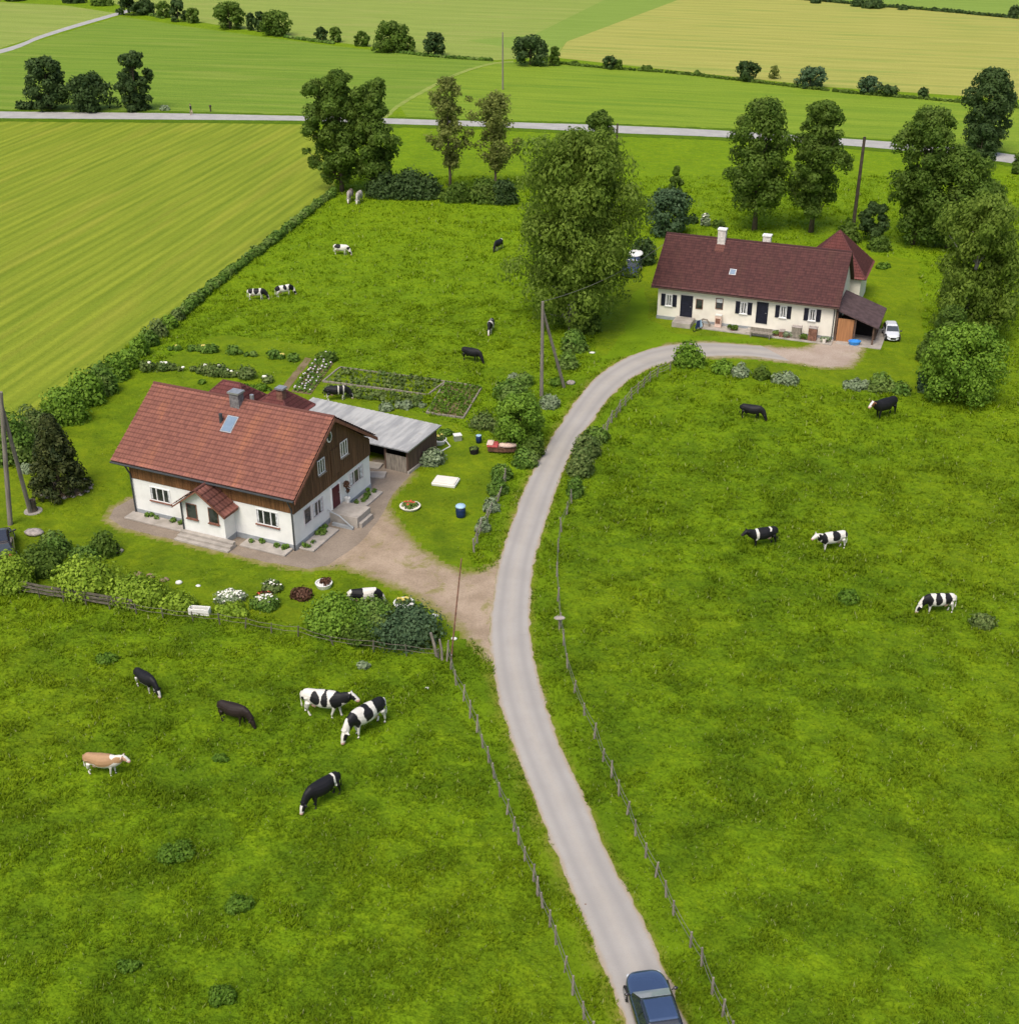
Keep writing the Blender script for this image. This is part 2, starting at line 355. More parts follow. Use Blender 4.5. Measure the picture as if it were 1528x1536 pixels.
def npmesh(name, verts, faces, m, parent=None, attrs=None, smooth=False, uv=None):
    """verts (N,3) array; faces (M,k) array"""
    me = bpy.data.meshes.new(name); nv = len(verts); nf, k = faces.shape
    me.vertices.add(nv); me.vertices.foreach_set('co', np.asarray(verts, np.float32).ravel())
    me.loops.add(nf * k); me.loops.foreach_set('vertex_index', faces.astype(np.int32).ravel())
    me.polygons.add(nf); me.polygons.foreach_set('loop_start', np.arange(0, nf * k, k, dtype=np.int32))
    me.polygons.foreach_set('loop_total', np.full(nf, k, np.int32))
    if smooth: me.polygons.foreach_set('use_smooth', np.ones(nf, bool))
    me.update(calc_edges=True)
    for an, (dom, val) in (attrs or {}).items():
        a = me.attributes.new(an, 'FLOAT', dom); a.data.foreach_set('value', np.asarray(val, np.float32))
    if uv is not None:
        u = me.uv_layers.new(name='UVMap'); u.data.foreach_set('uv', np.asarray(uv, np.float32)[faces.ravel()].ravel())
    me.materials.append(m)
    o = bpy.data.objects.new(name, me); COL.objects.link(o)
    if parent: o.parent = parent
    return o
def sheet(name, pts, z, m, edge_jit=0., sub=0):
    """flat polygon (pixel outline) as one n-gon, optionally with an irregular outline"""
    P = [G(*p) for p in pts]; out = []
    for i, a in enumerate(P):
        b = P[(i + 1) % len(P)]; d = math.dist(a, b); n = max(1, int(d / sub)) if sub else 1
        for k in range(n):
            q = k / n; x, y = a[0] + (b[0] - a[0]) * q, a[1] + (b[1] - a[1]) * q
            if edge_jit: x += mnoise.noise((x * 1.1, y * 1.1, 3)) * edge_jit; y += mnoise.noise((x * 1.1, y * 1.1, 9)) * edge_jit
            out.append((x, y))
    o = MB(); o.add([(x, y, z) for x, y in out], [tuple(range(len(out)))])
    ob = o.build(name, m); tri = ob.data
    import bmesh
    bm = bmesh.new(); bm.from_mesh(tri)
    bmesh.ops.triangulate(bm, faces=bm.faces[:], ngon_method='BEAUTY'); bmesh.ops.recalc_face_normals(bm, faces=bm.faces[:])
    if bm.faces and sum(f.normal.z for f in bm.faces) < 0: bmesh.ops.reverse_faces(bm, faces=bm.faces[:])
    bm.to_mesh(tri); bm.free()
    tag(ob, kind='structure'); return ob, out
def gridsheet(name, pts, z, m, step=.4, grow=.8):
    """sheet on a fine grid; 'edge' holds the distance in metres to the outline (positive inside)"""
    P = np.array([G(*p) for p in pts]); lo, hi = P.min(0) - grow - .5, P.max(0) + grow + .5
    xs, ys = np.arange(lo[0], hi[0], step), np.arange(lo[1], hi[1], step); X, Y = np.meshgrid(xs, ys, indexing='ij'); x, y = X.ravel(), Y.ravel()
    ins = np.zeros(len(x), bool); dm = np.full(len(x), 1e9); j = len(P) - 1
    for i in range(len(P)):
        a, b = P[i], P[j]; c_ = ((a[1] > y) != (b[1] > y)) & (x < (b[0] - a[0]) * (y - a[1]) / (b[1] - a[1] + 1e-12) + a[0]); ins ^= c_
        d = b - a; tt = np.clip(((x - a[0]) * d[0] + (y - a[1]) * d[1]) / (d @ d + 1e-9), 0, 1); dm = np.minimum(dm, np.hypot(x - a[0] - tt * d[0], y - a[1] - tt * d[1])); j = i
    sd_ = np.where(ins, dm, -dm); ii = np.arange(len(x)).reshape(X.shape); fs = np.stack([ii[:-1, :-1], ii[1:, :-1], ii[1:, 1:], ii[:-1, 1:]], -1).reshape(-1, 4)
    fs = fs[(sd_[fs] > -grow).all(1)]; used, inv = np.unique(fs, return_inverse=True)
    o = npmesh(name, np.stack([x, y, np.full(len(x), z)], 1)[used], inv.reshape(fs.shape), m, attrs={'edge': ('POINT', sd_[used])}); tag(o, kind='structure'); return o
def smooth_line(pts, step=1.):
    """Catmull-Rom through ground points"""
    P = [Vector(p) for p in pts]; P = [2 * P[0] - P[1]] + P + [2 * P[-1] - P[-2]]; out = []
    for i in range(1, len(P) - 2):
        n = max(2, int((P[i + 1] - P[i]).length / step))
        for k in range(n):
            t = k / n; a, b, c, d = P[i - 1], P[i], P[i + 1], P[i + 2]
            out.append(.5 * ((2 * b) + (c - a) * t + (2 * a - 5 * b + 4 * c - d) * t * t + (3 * b - a - 3 * c + d) * t ** 3))
    out.append(P[-2]); return out
def resample(line, n):
    d = [0]
    for a, b in zip(line, line[1:]): d.append(d[-1] + (b - a).length)
    out = []; j = 0
    for i in range(n):
        s_ = d[-1] * i / (n - 1)
        while j < len(d) - 2 and d[j + 1] < s_: j += 1
        q = (s_ - d[j]) / max(1e-6, d[j + 1] - d[j]); out.append(line[j].lerp(line[j + 1], min(1, q)))
    return out
def strip(name, left, right, z, m, n=160, rows=9, jit=.0, attr='across', zc=0.):
    A = resample(left, n); B = resample(right, n); vs = []; at = []
    for i in range(n):
        for k in range(rows):
            q = k / (rows - 1); p = A[i].lerp(B[i], q)
            if k in (0, rows - 1) and jit:
                d_ = (B[i] - A[i]).normalized() * mnoise.noise((p.x * 1.3, p.y * 1.3, 5. + k)) * jit; p = p + d_
            vs.append((p.x, p.y, z + zc * (1 - (2 * q - 1) ** 2))); at.append(q)
    fs = [(i * rows + k, i * rows + k + 1, (i + 1) * rows + k + 1, (i + 1) * rows + k) for i in range(n - 1) for k in range(rows - 1)]
    fs = np.array(fs); v = np.array(vs)
    a = v[fs[0][1]] - v[fs[0][0]]; b = v[fs[0][3]] - v[fs[0][0]]
    if a[0] * b[1] - a[1] * b[0] < 0: fs = fs[:, ::-1]
    o = npmesh(name, v, fs, m, attrs={attr: ('POINT', at)}); tag(o, kind='structure'); return o, A, B
# ------------------------------------------------------------------ ground, fields, roads
g = MB(); g.add([(-2500, -200, 0), (2500, -200, 0), (2500, 4500, 0), (-2500, 4500, 0)], [(0, 1, 2, 3)])
tag(g.build('meadow', M['pasture']), kind='structure')
CROP = [(-420, 176), (0, 181), (240, 183), (470, 187), (505, 284), (495, 292), (430, 345), (340, 408), (230, 490), (120, 572), (0, 655), (-420, 940)]
_, crop_poly = sheet('crop_field', CROP, .010, M['crop'])
sheet('hay_field', [(-300, 110), (0, 78), (180, 24), (300, 42), (480, 66), (640, 84), (745, 92), (690, 110), (640, 134), (597, 157), (560, 178), (460, 174), (0, 167), (-300, 166)], .010, M['hay2'])
sheet('pale_field', [(-300, 104), (0, 72), (110, 38), (172, 19), (100, 8), (-300, -14)], .010, M['pale'])
sheet('pale_field', [(200, 16), (160, 0), (120, -20), (1060, -24), (1015, 0), (850, 62), (833, 84), (745, 90), (640, 80), (480, 60), (345, 40)], .010, M['pale'])
sheet('green_field_strip', [(700, 60), (830, 84), (850, 62), (1015, 0), (1060, -24), (950, -24), (905, 0), (800, 52)], .016, M['green2'])
sheet('wheat_field', [(833, 86), (850, 62), (1015, 0), (1050, -14), (1210, -2), (1528, 27), (1900, 60), (1900, 190), (1528, 149), (1240, 130), (1000, 104)], .010, M['wheat'])
sheet('far_meadow', [(1050, -18), (1210, -5), (1528, 24), (1900, 57), (1900, -40), (1060, -60)], .010, M['green2'])
sheet('hay_field', [(760, 93), (833, 92), (1000, 107), (1240, 133), (1528, 155), (1900, 195), (1900, 285), (1528, 230), (1340, 209), (1090, 196), (760, 181), (610, 175), (600, 160), (640, 136), (690, 112), (740, 95)], .010, M['hay'])
# dark unmown strips beside the far road
rl = [(-500, 160), (0, 167), (240, 169.5), (460, 174), (600, 178), (760, 183), (920, 188), (1090, 196), (1270, 208), (1340, 213), (1440, 222), (1495, 229), (1528, 233), (1900, 285)]
rr = [(-500, 172), (0, 177), (240, 179), (460, 181), (600, 186), (760, 191), (920, 199), (1090, 206), (1270, 218), (1340, 224), (1440, 233), (1495, 242), (1528, 246), (1900, 304)]
gl = [(x, y - 3) for x, y in rl]; gr = [(x, y + 5) for x, y in rr]
M['darkverge'] = grass_sheet('rank_verge_grass', (.55, .62, .7))
SL = lambda pts, st=2.: smooth_line([(*G(*p), 0) for p in pts], st)
strip('grass_verge', SL(gl), SL(gr), .018, M['darkverge'], 260, 3, .8, 'edge')
_, FA, FB = strip('far_road', SL(rl), SL(rr), .026, M['farroad'], 260, 5, .15)
strip('farm_track', SL([(-200, 117), (0, 74), (60, 53), (110, 37), (180, 17), (205, 10), (215, 2)]), SL([(-200, 125), (0, 80), (60, 58), (110, 42), (182, 21), (212, 13), (225, 4)]), .024, M['farroad'], 80, 4, .2)
strip('field_path', SL([(572, 176), (597, 156), (640, 131), (690, 107), (740, 93.5), (770, 91)]), SL([(580, 177), (604, 157), (646, 133), (694, 109.5), (742, 95.5), (770, 93)]), .022, M['pale'], 60, 3, .3)
# near road
RLp = [(1010, 1760), (972, 1640), (935, 1536), (907.5, 1459.5), (871, 1373), (841.5, 1300), (804, 1209.5), (776, 1137), (759.6, 1088), (745.5, 1038), (737, 987), (734, 932), (740.5, 885.5), (748, 844), (764, 794), (785, 734.5), (816, 674.6), (834, 646), (868, 595), (895, 564.6), (919, 547.6), (946, 533), (979, 522), (1014, 516), (1058, 513.6), (1140, 518)]
RRp = [(1120, 1760), (1078, 1640), (1031, 1536), (989.6, 1436.7), (955, 1361), (921, 1300), (874.5, 1193), (844, 1127.5), (825, 1076), (808, 1017), (799.5, 975), (796, 932), (796.5, 893), (803, 836), (818.6, 784), (839.5, 721.5), (866, 661.6), (881.7, 641), (910.6, 602), (936, 576.5), (961.6, 559.5), (987, 549), (1024.6, 540), (1058, 536), (1121, 535), (1187, 543)]
ral, rbl = smooth_line([(*G(*p), 0) for p in RLp], .5), smooth_line([(*G(*p), 0) for p in RRp], .5)
# verge bands either side
def offset(line, d):
    out = []
    for i, p in enumerate(line):
        tt = (line[min(i + 1, len(line) - 1)] - line[max(i - 1, 0)]).normalized(); out.append(p + Vector((-tt.y, tt.x, 0)) * d)
    return out
RL_, RR_ = resample(ral, 200), resample(rbl, 200)
strip('grass_verge', offset(RL_, 1.7), offset(RL_, -.3), .006, M['verge'], 240, 8, .5, 'edge')
strip('grass_verge', offset(RR_, -1.1), offset(RR_, .3), .008, M['verge'], 240, 8, .3, 'edge')
_, RA, RB = strip('asphalt_road', RL_, RR_, .020, M['road'], 260, 13, .22, zc=.03)
DRV = [(1000, 517.5), (1058, 513.6), (1140, 520), (1203, 523.7), (1234, 513.6), (1253, 505), (1300, 508), (1294, 517), (1284, 539), (1272, 551), (1234, 551.5), (1187, 543.5), (1121, 535.6), (1058, 535.6), (1010, 543)]
gridsheet('gravel_drive', DRV, .012, M['drive'])
YARD = [(752, 842), (737, 852), (727, 859), (696, 862), (654.6, 846), (618, 818), (594.7, 789), (579, 766), (576, 753), (589.5, 738), (615.5, 713), (600, 690), (560, 690), (552, 725), (440, 815), (340, 790), (215, 762), (200, 747), (171.6, 763), (164, 777.6), (186, 792), (254, 808), (337, 828), (402, 844), (459.6, 853), (485, 849.6), (512, 848), (540, 857), (576.5, 870), (618, 888), (654.6, 911.5), (686, 935), (709, 960), (728, 980), (742, 1000), (760, 990), (770, 900)]
PATHP = [(615.5, 713), (600, 690), (560, 690), (545, 725), (440, 812), (340, 786), (215, 758), (200, 747), (171.6, 763), (164, 777.6), (186, 792), (254, 808), (337, 828), (402, 844), (459.6, 853), (490, 849), (540, 815), (570, 778), (589.5, 740)]
yard_poly = [G(*p) for p in YARD]; gridsheet('gravel_yard', YARD, .011, M['gravel'])
sheet('garden_path', PATHP, .016, M['path'], .12, .5)
YV = [(p[0] + (p[0] - 600) * .05, p[1] + (p[1] - 830) * .05) for p in YARD]
LAWN1 = [(-60, 700), (90, 640), (200, 560), (330, 500), (480, 520), (560, 600), (690, 640), (760, 690), (705, 830), (735, 880), (735, 960), (660, 955), (440, 935), (240, 905), (0, 868), (-60, 866)]
_, lawn1 = sheet('lawn', LAWN1, .005, M['lawn'], .6, 1.5)
LAWN2 = [(890, 470), (965, 395), (985, 360), (1290, 380), (1375, 390), (1395, 590), (1290, 585), (1230, 575), (1110, 550), (1020, 530), (900, 540)]
_, lawn2 = sheet('lawn', LAWN2, .005, M['lawn'], .6, 1.5)
sheet('worn_grass', [(905, 538), (935, 500), (950, 440), (965, 430), (975, 480), (1010, 500), (1100, 512), (1210, 524), (1000, 524)], .008, M['verge'], .5, 1.)
# ------------------------------------------------------------------ foliage
def leaves(name, lobes, n, size, m, parent=None, elong=1.5, droop=0., inner=.25, loose=.12, flip=.35):
    lb = np.array([l[:6] for l in lobes], float)
    wgt = (lb[:, 3] * lb[:, 4] + lb[:, 3] * lb[:, 5]) ; wgt /= wgt.sum()
    idx = RNG.choice(len(lb), n, p=wgt); d = RNG.normal(size=(n, 3)); d /= np.linalg.norm(d, axis=1)[:, None]
    low = d[:, 2] < -.35; d[low & (RNG.random(n) < .5), 2] *= -1
    r = np.where(RNG.random(n) < inner, RNG.random(n) ** .5 * .9, 1 + RNG.normal(size=n) * loose)
    P = lb[idx, :3] + d * lb[idx, 3:6] * r[:, None]; P[:, 2] = np.maximum(P[:, 2], .03)
    nrm = d + RNG.normal(size=(n, 3)) * flip; nrm /= np.linalg.norm(nrm, axis=1)[:, None]
    ref = RNG.normal(size=(n, 3)); ref[:, 2] -= droop * 3
    u = ref - nrm * (ref * nrm).sum(1)[:, None]; u /= np.linalg.norm(u, axis=1)[:, None] + 1e-9
    v = np.cross(nrm, u); s_ = (size * (.6 + .8 * RNG.random(n)))[:, None]
    a = P + u * s_ * elong * .5; b = P + v * s_ * .5 + nrm * s_ * .12; c = P - u * s_ * elong * .5; e = P - v * s_ * .5 + nrm * s_ * .12
    V = np.stack([a, b, c, e], 1).reshape(-1, 3); Fc = np.arange(n * 4).reshape(n, 4)
    lt = RNG.random(len(lb)); tint = np.clip(.45 * lt[idx] + .55 * RNG.random(n) + RNG.normal(size=n) * .1, 0, 1)
    return npmesh(name, V, Fc, m, parent, {'tint': ('FACE', tint)})
def branches(trunk_top, base_r, lobes, n=14, bend=.3, trunk_pts=None, frac0=.25):
    b = MB(); Hh = trunk_top[2]; tp = []
    for k in range(7):
        q = k / 6; tp.append((trunk_top[0] * q + math.sin(q * 5 + base_r * 9) * bend * .25, trunk_top[1] * q + math.cos(q * 4) * bend * .25 - bend * .25 * (1 - q), Hh * q - .1))
    tp[0] = (0, 0, -.1)
    b.tube(tp, [base_r * (1.25 if k == 0 else 1) * (1 - .8 * k / 6) for k in range(7)], 8)
    ls = random.sample(lobes, min(n, len(lobes)))
    for l in ls:
        q = min(.9, max(frac0, (l[2] / Hh) * .72)); i = min(5, int(q * 6)); f_ = q * 6 - i
        s0 = Vector(tp[i]).lerp(Vector(tp[i + 1]), f_); e0 = Vector(l[:3]); mpt = s0.lerp(e0, .5) + Vector((0, 0, -.08 * Hh * random.random()))
        r0 = base_r * (1 - .8 * q) * .55
        b.tube([s0, mpt, e0], [r0, r0 * .6, r0 * .2], 5)
    return b
def crown_lobes(kind, Hh, W, n, cb):
    """main sub-crowns inside an envelope, each one broken into smaller leafy clumps"""
    out = []; R = W / 2; sd_ = random.random() * 50; N = max(5, int(n / 3.2)) if kind != 'cone' else n
    span = Hh - cb; small = W < 7.5 and kind != 'sparse'
    if small and kind != 'cone':
        n = max(12, n)
        for i in range(n):
            q = (i + random.random()) / n; a = i * 2.4 + random.random(); z = cb + span * q; lr = R * random.uniform(.24, .44)
            pr = R * math.sqrt(max(.15, 1 - (2 * q - .85) ** 2 / 1.4)) * random.uniform(.8, 1.15); rr_ = max(0, pr - lr * .7); out.append((math.cos(a) * rr_, math.sin(a) * rr_, max(lr * .5, min(z, Hh - lr * .8)), lr, lr, lr * .9))
        return out
    if kind == 'sparse':
        for i in range(70):
            q = (i + random.random()) / 70; a = i * 2.4 + random.random(); z = cb + span * q; lr = R * random.uniform(.13, .26)
            pr = R * (math.sin(math.pi * (.14 + .72 * q)) ** .7) * (.75 + .35 * math.sin(q * 14 + sd_)); rr_ = pr * random.uniform(.15, 1.); out.append((math.cos(a) * rr_, math.sin(a) * rr_, min(z, Hh - lr * .8), lr, lr, lr * .9))
        return out
    for i in range(N):
        q = (i + random.uniform(.1, .9)) / N; z = cb + span * q; a = i * 2.4 + random.uniform(-.5, .5)
        if kind == 'cone': pr = R * (1 - q) ** .8 + R * .05
        elif kind == 'oval': pr = R * (math.sin(math.pi * min(1, .16 + q * .76)) ** .6)
        elif kind == 'top': pr = R * (math.sin(math.pi * min(1, .25 + q * .65)) ** .6)
        elif kind == 'sparse': pr = R * (math.sin(math.pi * min(1, .20 + q * .66)) ** .5)
        else: pr = R * math.sqrt(max(.12, 1 - (2 * q - .85) ** 2 / 1.4))
        pr *= random.uniform(.80, 1.12)
        if kind == 'cone':
            lr = R * random.uniform(.16, .28); rr_ = max(0, pr - lr * .7); lr = R * random.uniform(.15, .22); rr_ = max(0, (R * (1 - q) ** .75 * random.uniform(.9, 1.02)) - lr * .5) * random.choice((1, 1, .6)); out.append((math.cos(a) * rr_, math.sin(a) * rr_, max(lr * .5, min(z, Hh - lr)), lr, lr, lr * 1.2)); continue
        br = R * random.uniform(.34, .50) * (.8 if kind == 'sparse' else 1) * (1 if q < .8 else .8)
        rr_ = max(0, pr - br) * random.choice((1, 1, .8, .4)); zz = min(max(z, br * .8), Hh - br * 1.0)
        cx, cy = math.cos(a) * rr_, math.sin(a) * rr_
        for k in range(5 if small else (6 if kind == 'sparse' else 10)):
            d = Vector((random.gauss(0, 1), random.gauss(0, 1), random.gauss(.25, 1))).normalized(); lr = br * random.uniform(.28, .55)
            e = br * random.uniform(.55, .95); out.append((cx + d.x * e, cy + d.y * e, max(lr * .5, min(Hh - lr * .6, zz + d.z * e * 1.25)), lr, lr, lr * random.uniform(.7, 1.1)))
    return out
def tree(label, bx, by, ty, wpx, kind='oval', leaf='mid', name='broadleaf_tree', cb=.18, nl=34, dens=1., bark='bark', cat='tree', group=None, droop=0., elong=1.5, leafpx=3.0, tr=None, loose=.12, base=None, inner=.25):
    X, Y = G(bx, by); s_ = scl(by); Hh = ztop(X, Y, ty); W = wpx / s_
    th_ = thing(name, label, cat, (X, Y, 0), random.uniform(0, 6.28), group)
    lobes = crown_lobes(kind, Hh, W, nl, cb * Hh)
    size = max(.13, leafpx / s_)
    area = math.pi * W * Hh * (1 - cb * .6); n = int(min(52000, dens * 2.6 * area / (size * size * elong * .5)))
    leaves('crown', lobes, max(150, n), size, L[leaf], th_, elong, droop, inner, loose)
    R0 = tr or max(.05, Hh * .019)
    branches((0, 0, Hh * .86), R0, lobes, 26 if Hh > 5 else 6, Hh * .03, frac0=max(.12, cb * .8)).build('trunk', M[bark], th_, True)
    return th_
def bush(label, bx, by, wpx, hpx, leaf='shrub', name='shrub', cat='shrub', group=None, flowers=None, leafpx=3.3, dens=1., nl=None, depth=None, z=0.):
    """bx,by: pixel of the middle of the foot; wpx,hpx: size seen"""
    s_ = scl(by); W = wpx / s_; depth = depth or W * .85
    X, Y = G(bx, by); v = (by - 768) / F; el = math.atan2(sT + v * cT, cT - v * sT)
    Hh = max(.25, (hpx / s_ - depth * .35 * math.sin(el)) / math.cos(el) ); Hh = max(Hh, .35 * min(W, 1.5))
    Y += depth * .5 * .8
    th_ = thing(name, label, cat, (X, Y, z), 0, group)
    nl = nl or int(max(5, min(16, 5 + W * 3))); lobes = []
    for i in range(nl):
        a = i * 2.4 + random.random(); q = math.sqrt((i + .3) / nl); lr = random.uniform(.28, .42) * min(W, depth, Hh * 1.6)
        x = math.cos(a) * q * max(0, W / 2 - lr * .6); y = math.sin(a) * q * max(0, depth / 2 - lr * .8)
        zt = Hh * (1 - .55 * q ** 2) * random.uniform(.75, 1.05); zz = max(lr * .45, zt - lr)
        lobes.append((x, y, zz, lr, lr, lr * .95)); lobes.append((x * .9, y * .9, max(.05, zz * .4), lr, lr, lr * .9))
    size = max(.07, leafpx / s_); area = math.pi * (W * Hh + W * depth * .4)
    n = int(min(9000, dens * 3.0 * area / (size * size * .75)))
    leaves('foliage', lobes, max(120, n), size, L[leaf], th_, 1.5, 0, .2, .13)
    st = MB()
    for k in range(4):
        l = lobes[k * 2 % len(lobes)]; st.tube([(l[0] * .2, l[1] * .2, -.03), (l[0] * .6, l[1] * .6, l[2] * .5), l[:3]], [.05 * min(1, W), .035 * min(1, W), .015], 5)
    st.build('stem', M['bark'], th_)
    if flowers:
        fm, fn = flowers; nn = fn; fb = MB()
        for k in range(nn):
            l = random.choice(lobes[::2]); a = random.random() * 6.28; ph = random.uniform(.1, 1.3); r = size * .55
            fb.ball((l[0] + l[3] * math.sin(ph) * math.cos(a) * 1.05, l[1] + l[4] * math.sin(ph) * math.sin(a) * 1.05, l[2] + l[5] * math.cos(ph) * 1.05), (r, r, r * .6), 6, 4, .1)
        fb.build('blossom', M[fm], th_)
    return th_
ORD = ['nearest', 'second', 'third', 'fourth', 'fifth', 'sixth', 'seventh', 'eighth', 'ninth', 'tenth', 'eleventh', 'twelfth', 'thirteenth', 'fourteenth', 'fifteenth', 'sixteenth', 'seventeenth', 'eighteenth', 'nineteenth', 'twentieth', 'twenty-first', 'twenty-second', 'twenty-third', 'twenty-fourth', 'twenty-fifth', 'twenty-sixth', 'twenty-seventh', 'twenty-eighth']
# ------------------------------------------------------------------ trees
tree('tall broad dark green tree at the head of the hedge beside the far road', 513, 287, 108, 104, 'oval', 'mid', cb=.12, nl=46, dens=1.05)
tree('broad brownish green tree leaning right behind the tall tree by the hedge corner', 561, 290, 122, 100, 'oval', 'mid', cb=.14, nl=40, dens=.9)
tree('thin open-crowned tree, left of the two see-through trees behind the cow pasture', 675, 286, 116, 70, 'sparse', 'olive', 'slender_tree', cb=.22, nl=26, dens=.42, leafpx=2.6, tr=.2, loose=.3)
tree('thin open-crowned tree, right of the two see-through trees behind the cow pasture', 743, 284, 140, 80, 'sparse', 'olive', 'slender_tree', cb=.22, nl=26, dens=.40, leafpx=2.6, tr=.2, loose=.3)
tree('small dark tree standing at the far roadside behind the giant birch', 897, 252, 168, 50, 'round', 'mid', cb=.15, nl=18)
tree('giant weeping birch filling the middle of the farmland left of the long farmhouse', 860, 492, 205, 212, 'oval', 'birch', 'birch_tree', cb=.13, nl=110, dens=1.0, bark='birchbark', droop=.8, elong=1.9, tr=.42, leafpx=3.0, inner=.2)
tree('small grey-green tree between the giant birch and the long farmhouse', 1000, 352, 286, 66, 'round', 'blue', cb=.06, nl=22)
tree('small pointed dark tree standing behind the grey-green one', 1011, 316, 250, 34, 'cone', 'mid', 'pointed_tree', cb=.1, nl=16)
tree('tall oval tree with a clear single trunk behind the long farmhouse roof', 1131, 345, 151, 88, 'oval', 'mid', cb=.2, nl=44, dens=.95)
tree('tall wide tree on two trunks, just left of the tall leaning pole', 1216, 348, 153, 108, 'oval', 'mid', cb=.17, nl=50, dens=.95)
tree('tall brownish green tree right of the leaning pole behind the farmyard', 1368, 366, 166, 112, 'oval', 'mid', cb=.14, nl=52, dens=.85)
tree('leafy tree behind the farmyard whose crown fills the gap beside the dark roadside tree', 1420, 372, 222, 98, 'round', 'mid', cb=.08, nl=38)
tree('dark dense tree beyond the far road near the right edge', 1470, 232, 104, 72, 'round', 'dark', cb=.1, nl=28)
tree('small dark rounded tree just below the dark dense roadside tree', 1467, 250, 187, 42, 'round', 'dark', cb=.08, nl=16)
tree('small leafy tree at the right behind the weeping birch of the farmyard', 1466, 356, 270, 66, 'round', 'mid', cb=.1, nl=22)
tree('weeping birch at the right side of the farmyard beside the white car', 1444, 507, 298, 160, 'oval', 'birch', 'birch_tree', cb=.06, nl=64, dens=.95, bark='birchbark', droop=.8, elong=1.9, tr=.3, leafpx=3.0)
tree('dark ivy-clad tree between the weeping birch and the big bright bush', 1412, 580, 462, 60, 'oval', 'mid', cb=.03, nl=20)
tree('big bright green round tree at the pasture edge right of the driveway', 1434, 598, 490, 112, 'round', 'bright', cb=.03, nl=40, dens=1.0)
tree('small dark round-headed tree beside the red pyramid roof', 1305, 362, 306, 42, 'round', 'dark', cb=.15, nl=16)
tree('dark conifer growing in a stone ring on the lawn left of the farmhouse', 91, 738, 624, 90, 'cone', 'conif', 'conifer', cb=.03, nl=150, dens=1.15, elong=1.9, tr=.16)
tree('bright round little tree beside the bend in the road above the covered boat', 779, 668, 594, 78, 'round', 'bright', cb=.05, nl=26)
tree('dark tree at the left end of the clump across the far road', 76, 164, 87, 62, 'round', 'dark', cb=.06, nl=24, group='clump of dark trees across the far road')
tree('low wide tree in the middle of the clump across the far road', 139, 165, 114, 86, 'round', 'dark', cb=.03, nl=26, group='clump of dark trees across the far road')
tree('tallest tree, right end of the clump across the far road', 206, 165, 78, 68, 'oval', 'dark', cb=.05, nl=26, group='clump of dark trees across the far road')
bush('low shrub at the left foot of the dark clump across the far road', 38, 165, 34, 14, 'dark')
bush('pale low shrub at the right foot of the dark clump across the far road', 246, 166, 14, 8, 'grey')
# far hedgerow trees
FT = [(200, 22, -12, 46, 'dark', 'dark tree beside the bend of the farm track at the top'), (222, 22, 0, 22, 'dark', 'narrow dark tree right of the farm track bend'), (246, 26, 2, 22, 'mid', 'small sparse tree second from the farm track bend'),
 (268, 32, 0, 24, 'dark', 'dark tree third from the farm track bend'), (290, 34, 12, 20, 'mid', 'small tree fourth from the farm track bend'), (345, 43, 3, 44, 'mid', 'big round tree alone in the field row at the top'),
 (377, 45, 20, 15, 'dark', 'narrow tree left of the close pair in the top field row'), (391, 47, 17, 18, 'dark', 'narrow tree in the middle of the close trio in the top field row'), (414, 53, 17, 44, 'mid', 'wide round tree at the right of the close trio in the top field row'),
 (482, 61, 41, 17, 'dark', 'tiny round tree, left of the small pair in the top field row'), (504, 63, 41, 18, 'mid', 'tiny round tree, right of the small pair in the top field row'), (543, 69, 47, 21, 'mid', 'small shrub tree just left of the wide heap of trees in the top row'),
 (587, 77, 33, 52, 'mid', 'wide tree heap in the top field row'), (612, 78, 54, 24, 'mid', 'low tree at the right foot of the wide tree heap'), (651, 83, 49, 32, 'dark', 'round tree at the right end of the top field row'),
 (795, 97, 55, 54, 'dark', 'round dark tree by the corner of the wheat field'), (831, 98, 70, 18, 'mid', 'narrow tree right beside the dark one at the wheat field corner'), (915, 103, 84, 22, 'dark', 'small dark tree third along the wheat field edge'), (928, 104, 90, 12, 'mid', 'tiny tree stuck to the third tree along the wheat field edge'),
 (1120, 121, 92, 31, 'dark', 'dark tree halfway along the wheat field edge'), (1161, 118, 99, 22, 'olive', 'thin pale tree halfway along the wheat field edge'), (1214, 131, 102, 40, 'blue', 'bluish round tree with a pale top along the wheat field edge'),
 (1302, 141, 115, 30, 'blue', 'bluish shrub tree near the right end of the wheat field edge'), (1330, 143, 128, 32, 'dark', 'low dark tree right of the bluish shrub tree'), (1384, 147, 132, 16, 'dark', 'tiny dark tree close to the big dark roadside tree'),
 (1508, 160, 139, 30, 'dark', 'low tree at the right edge along the wheat field')]
for bx, by, ty, wp, lf, lb in FT:
    tree(lb, bx, by, ty, wp, 'sparse' if lf == 'olive' else 'round', lf, 'hedgerow_tree', cb=.05, nl=16, dens=.35 if lf == 'olive' else 1., leafpx=3.0, group='trees along the far field edges')
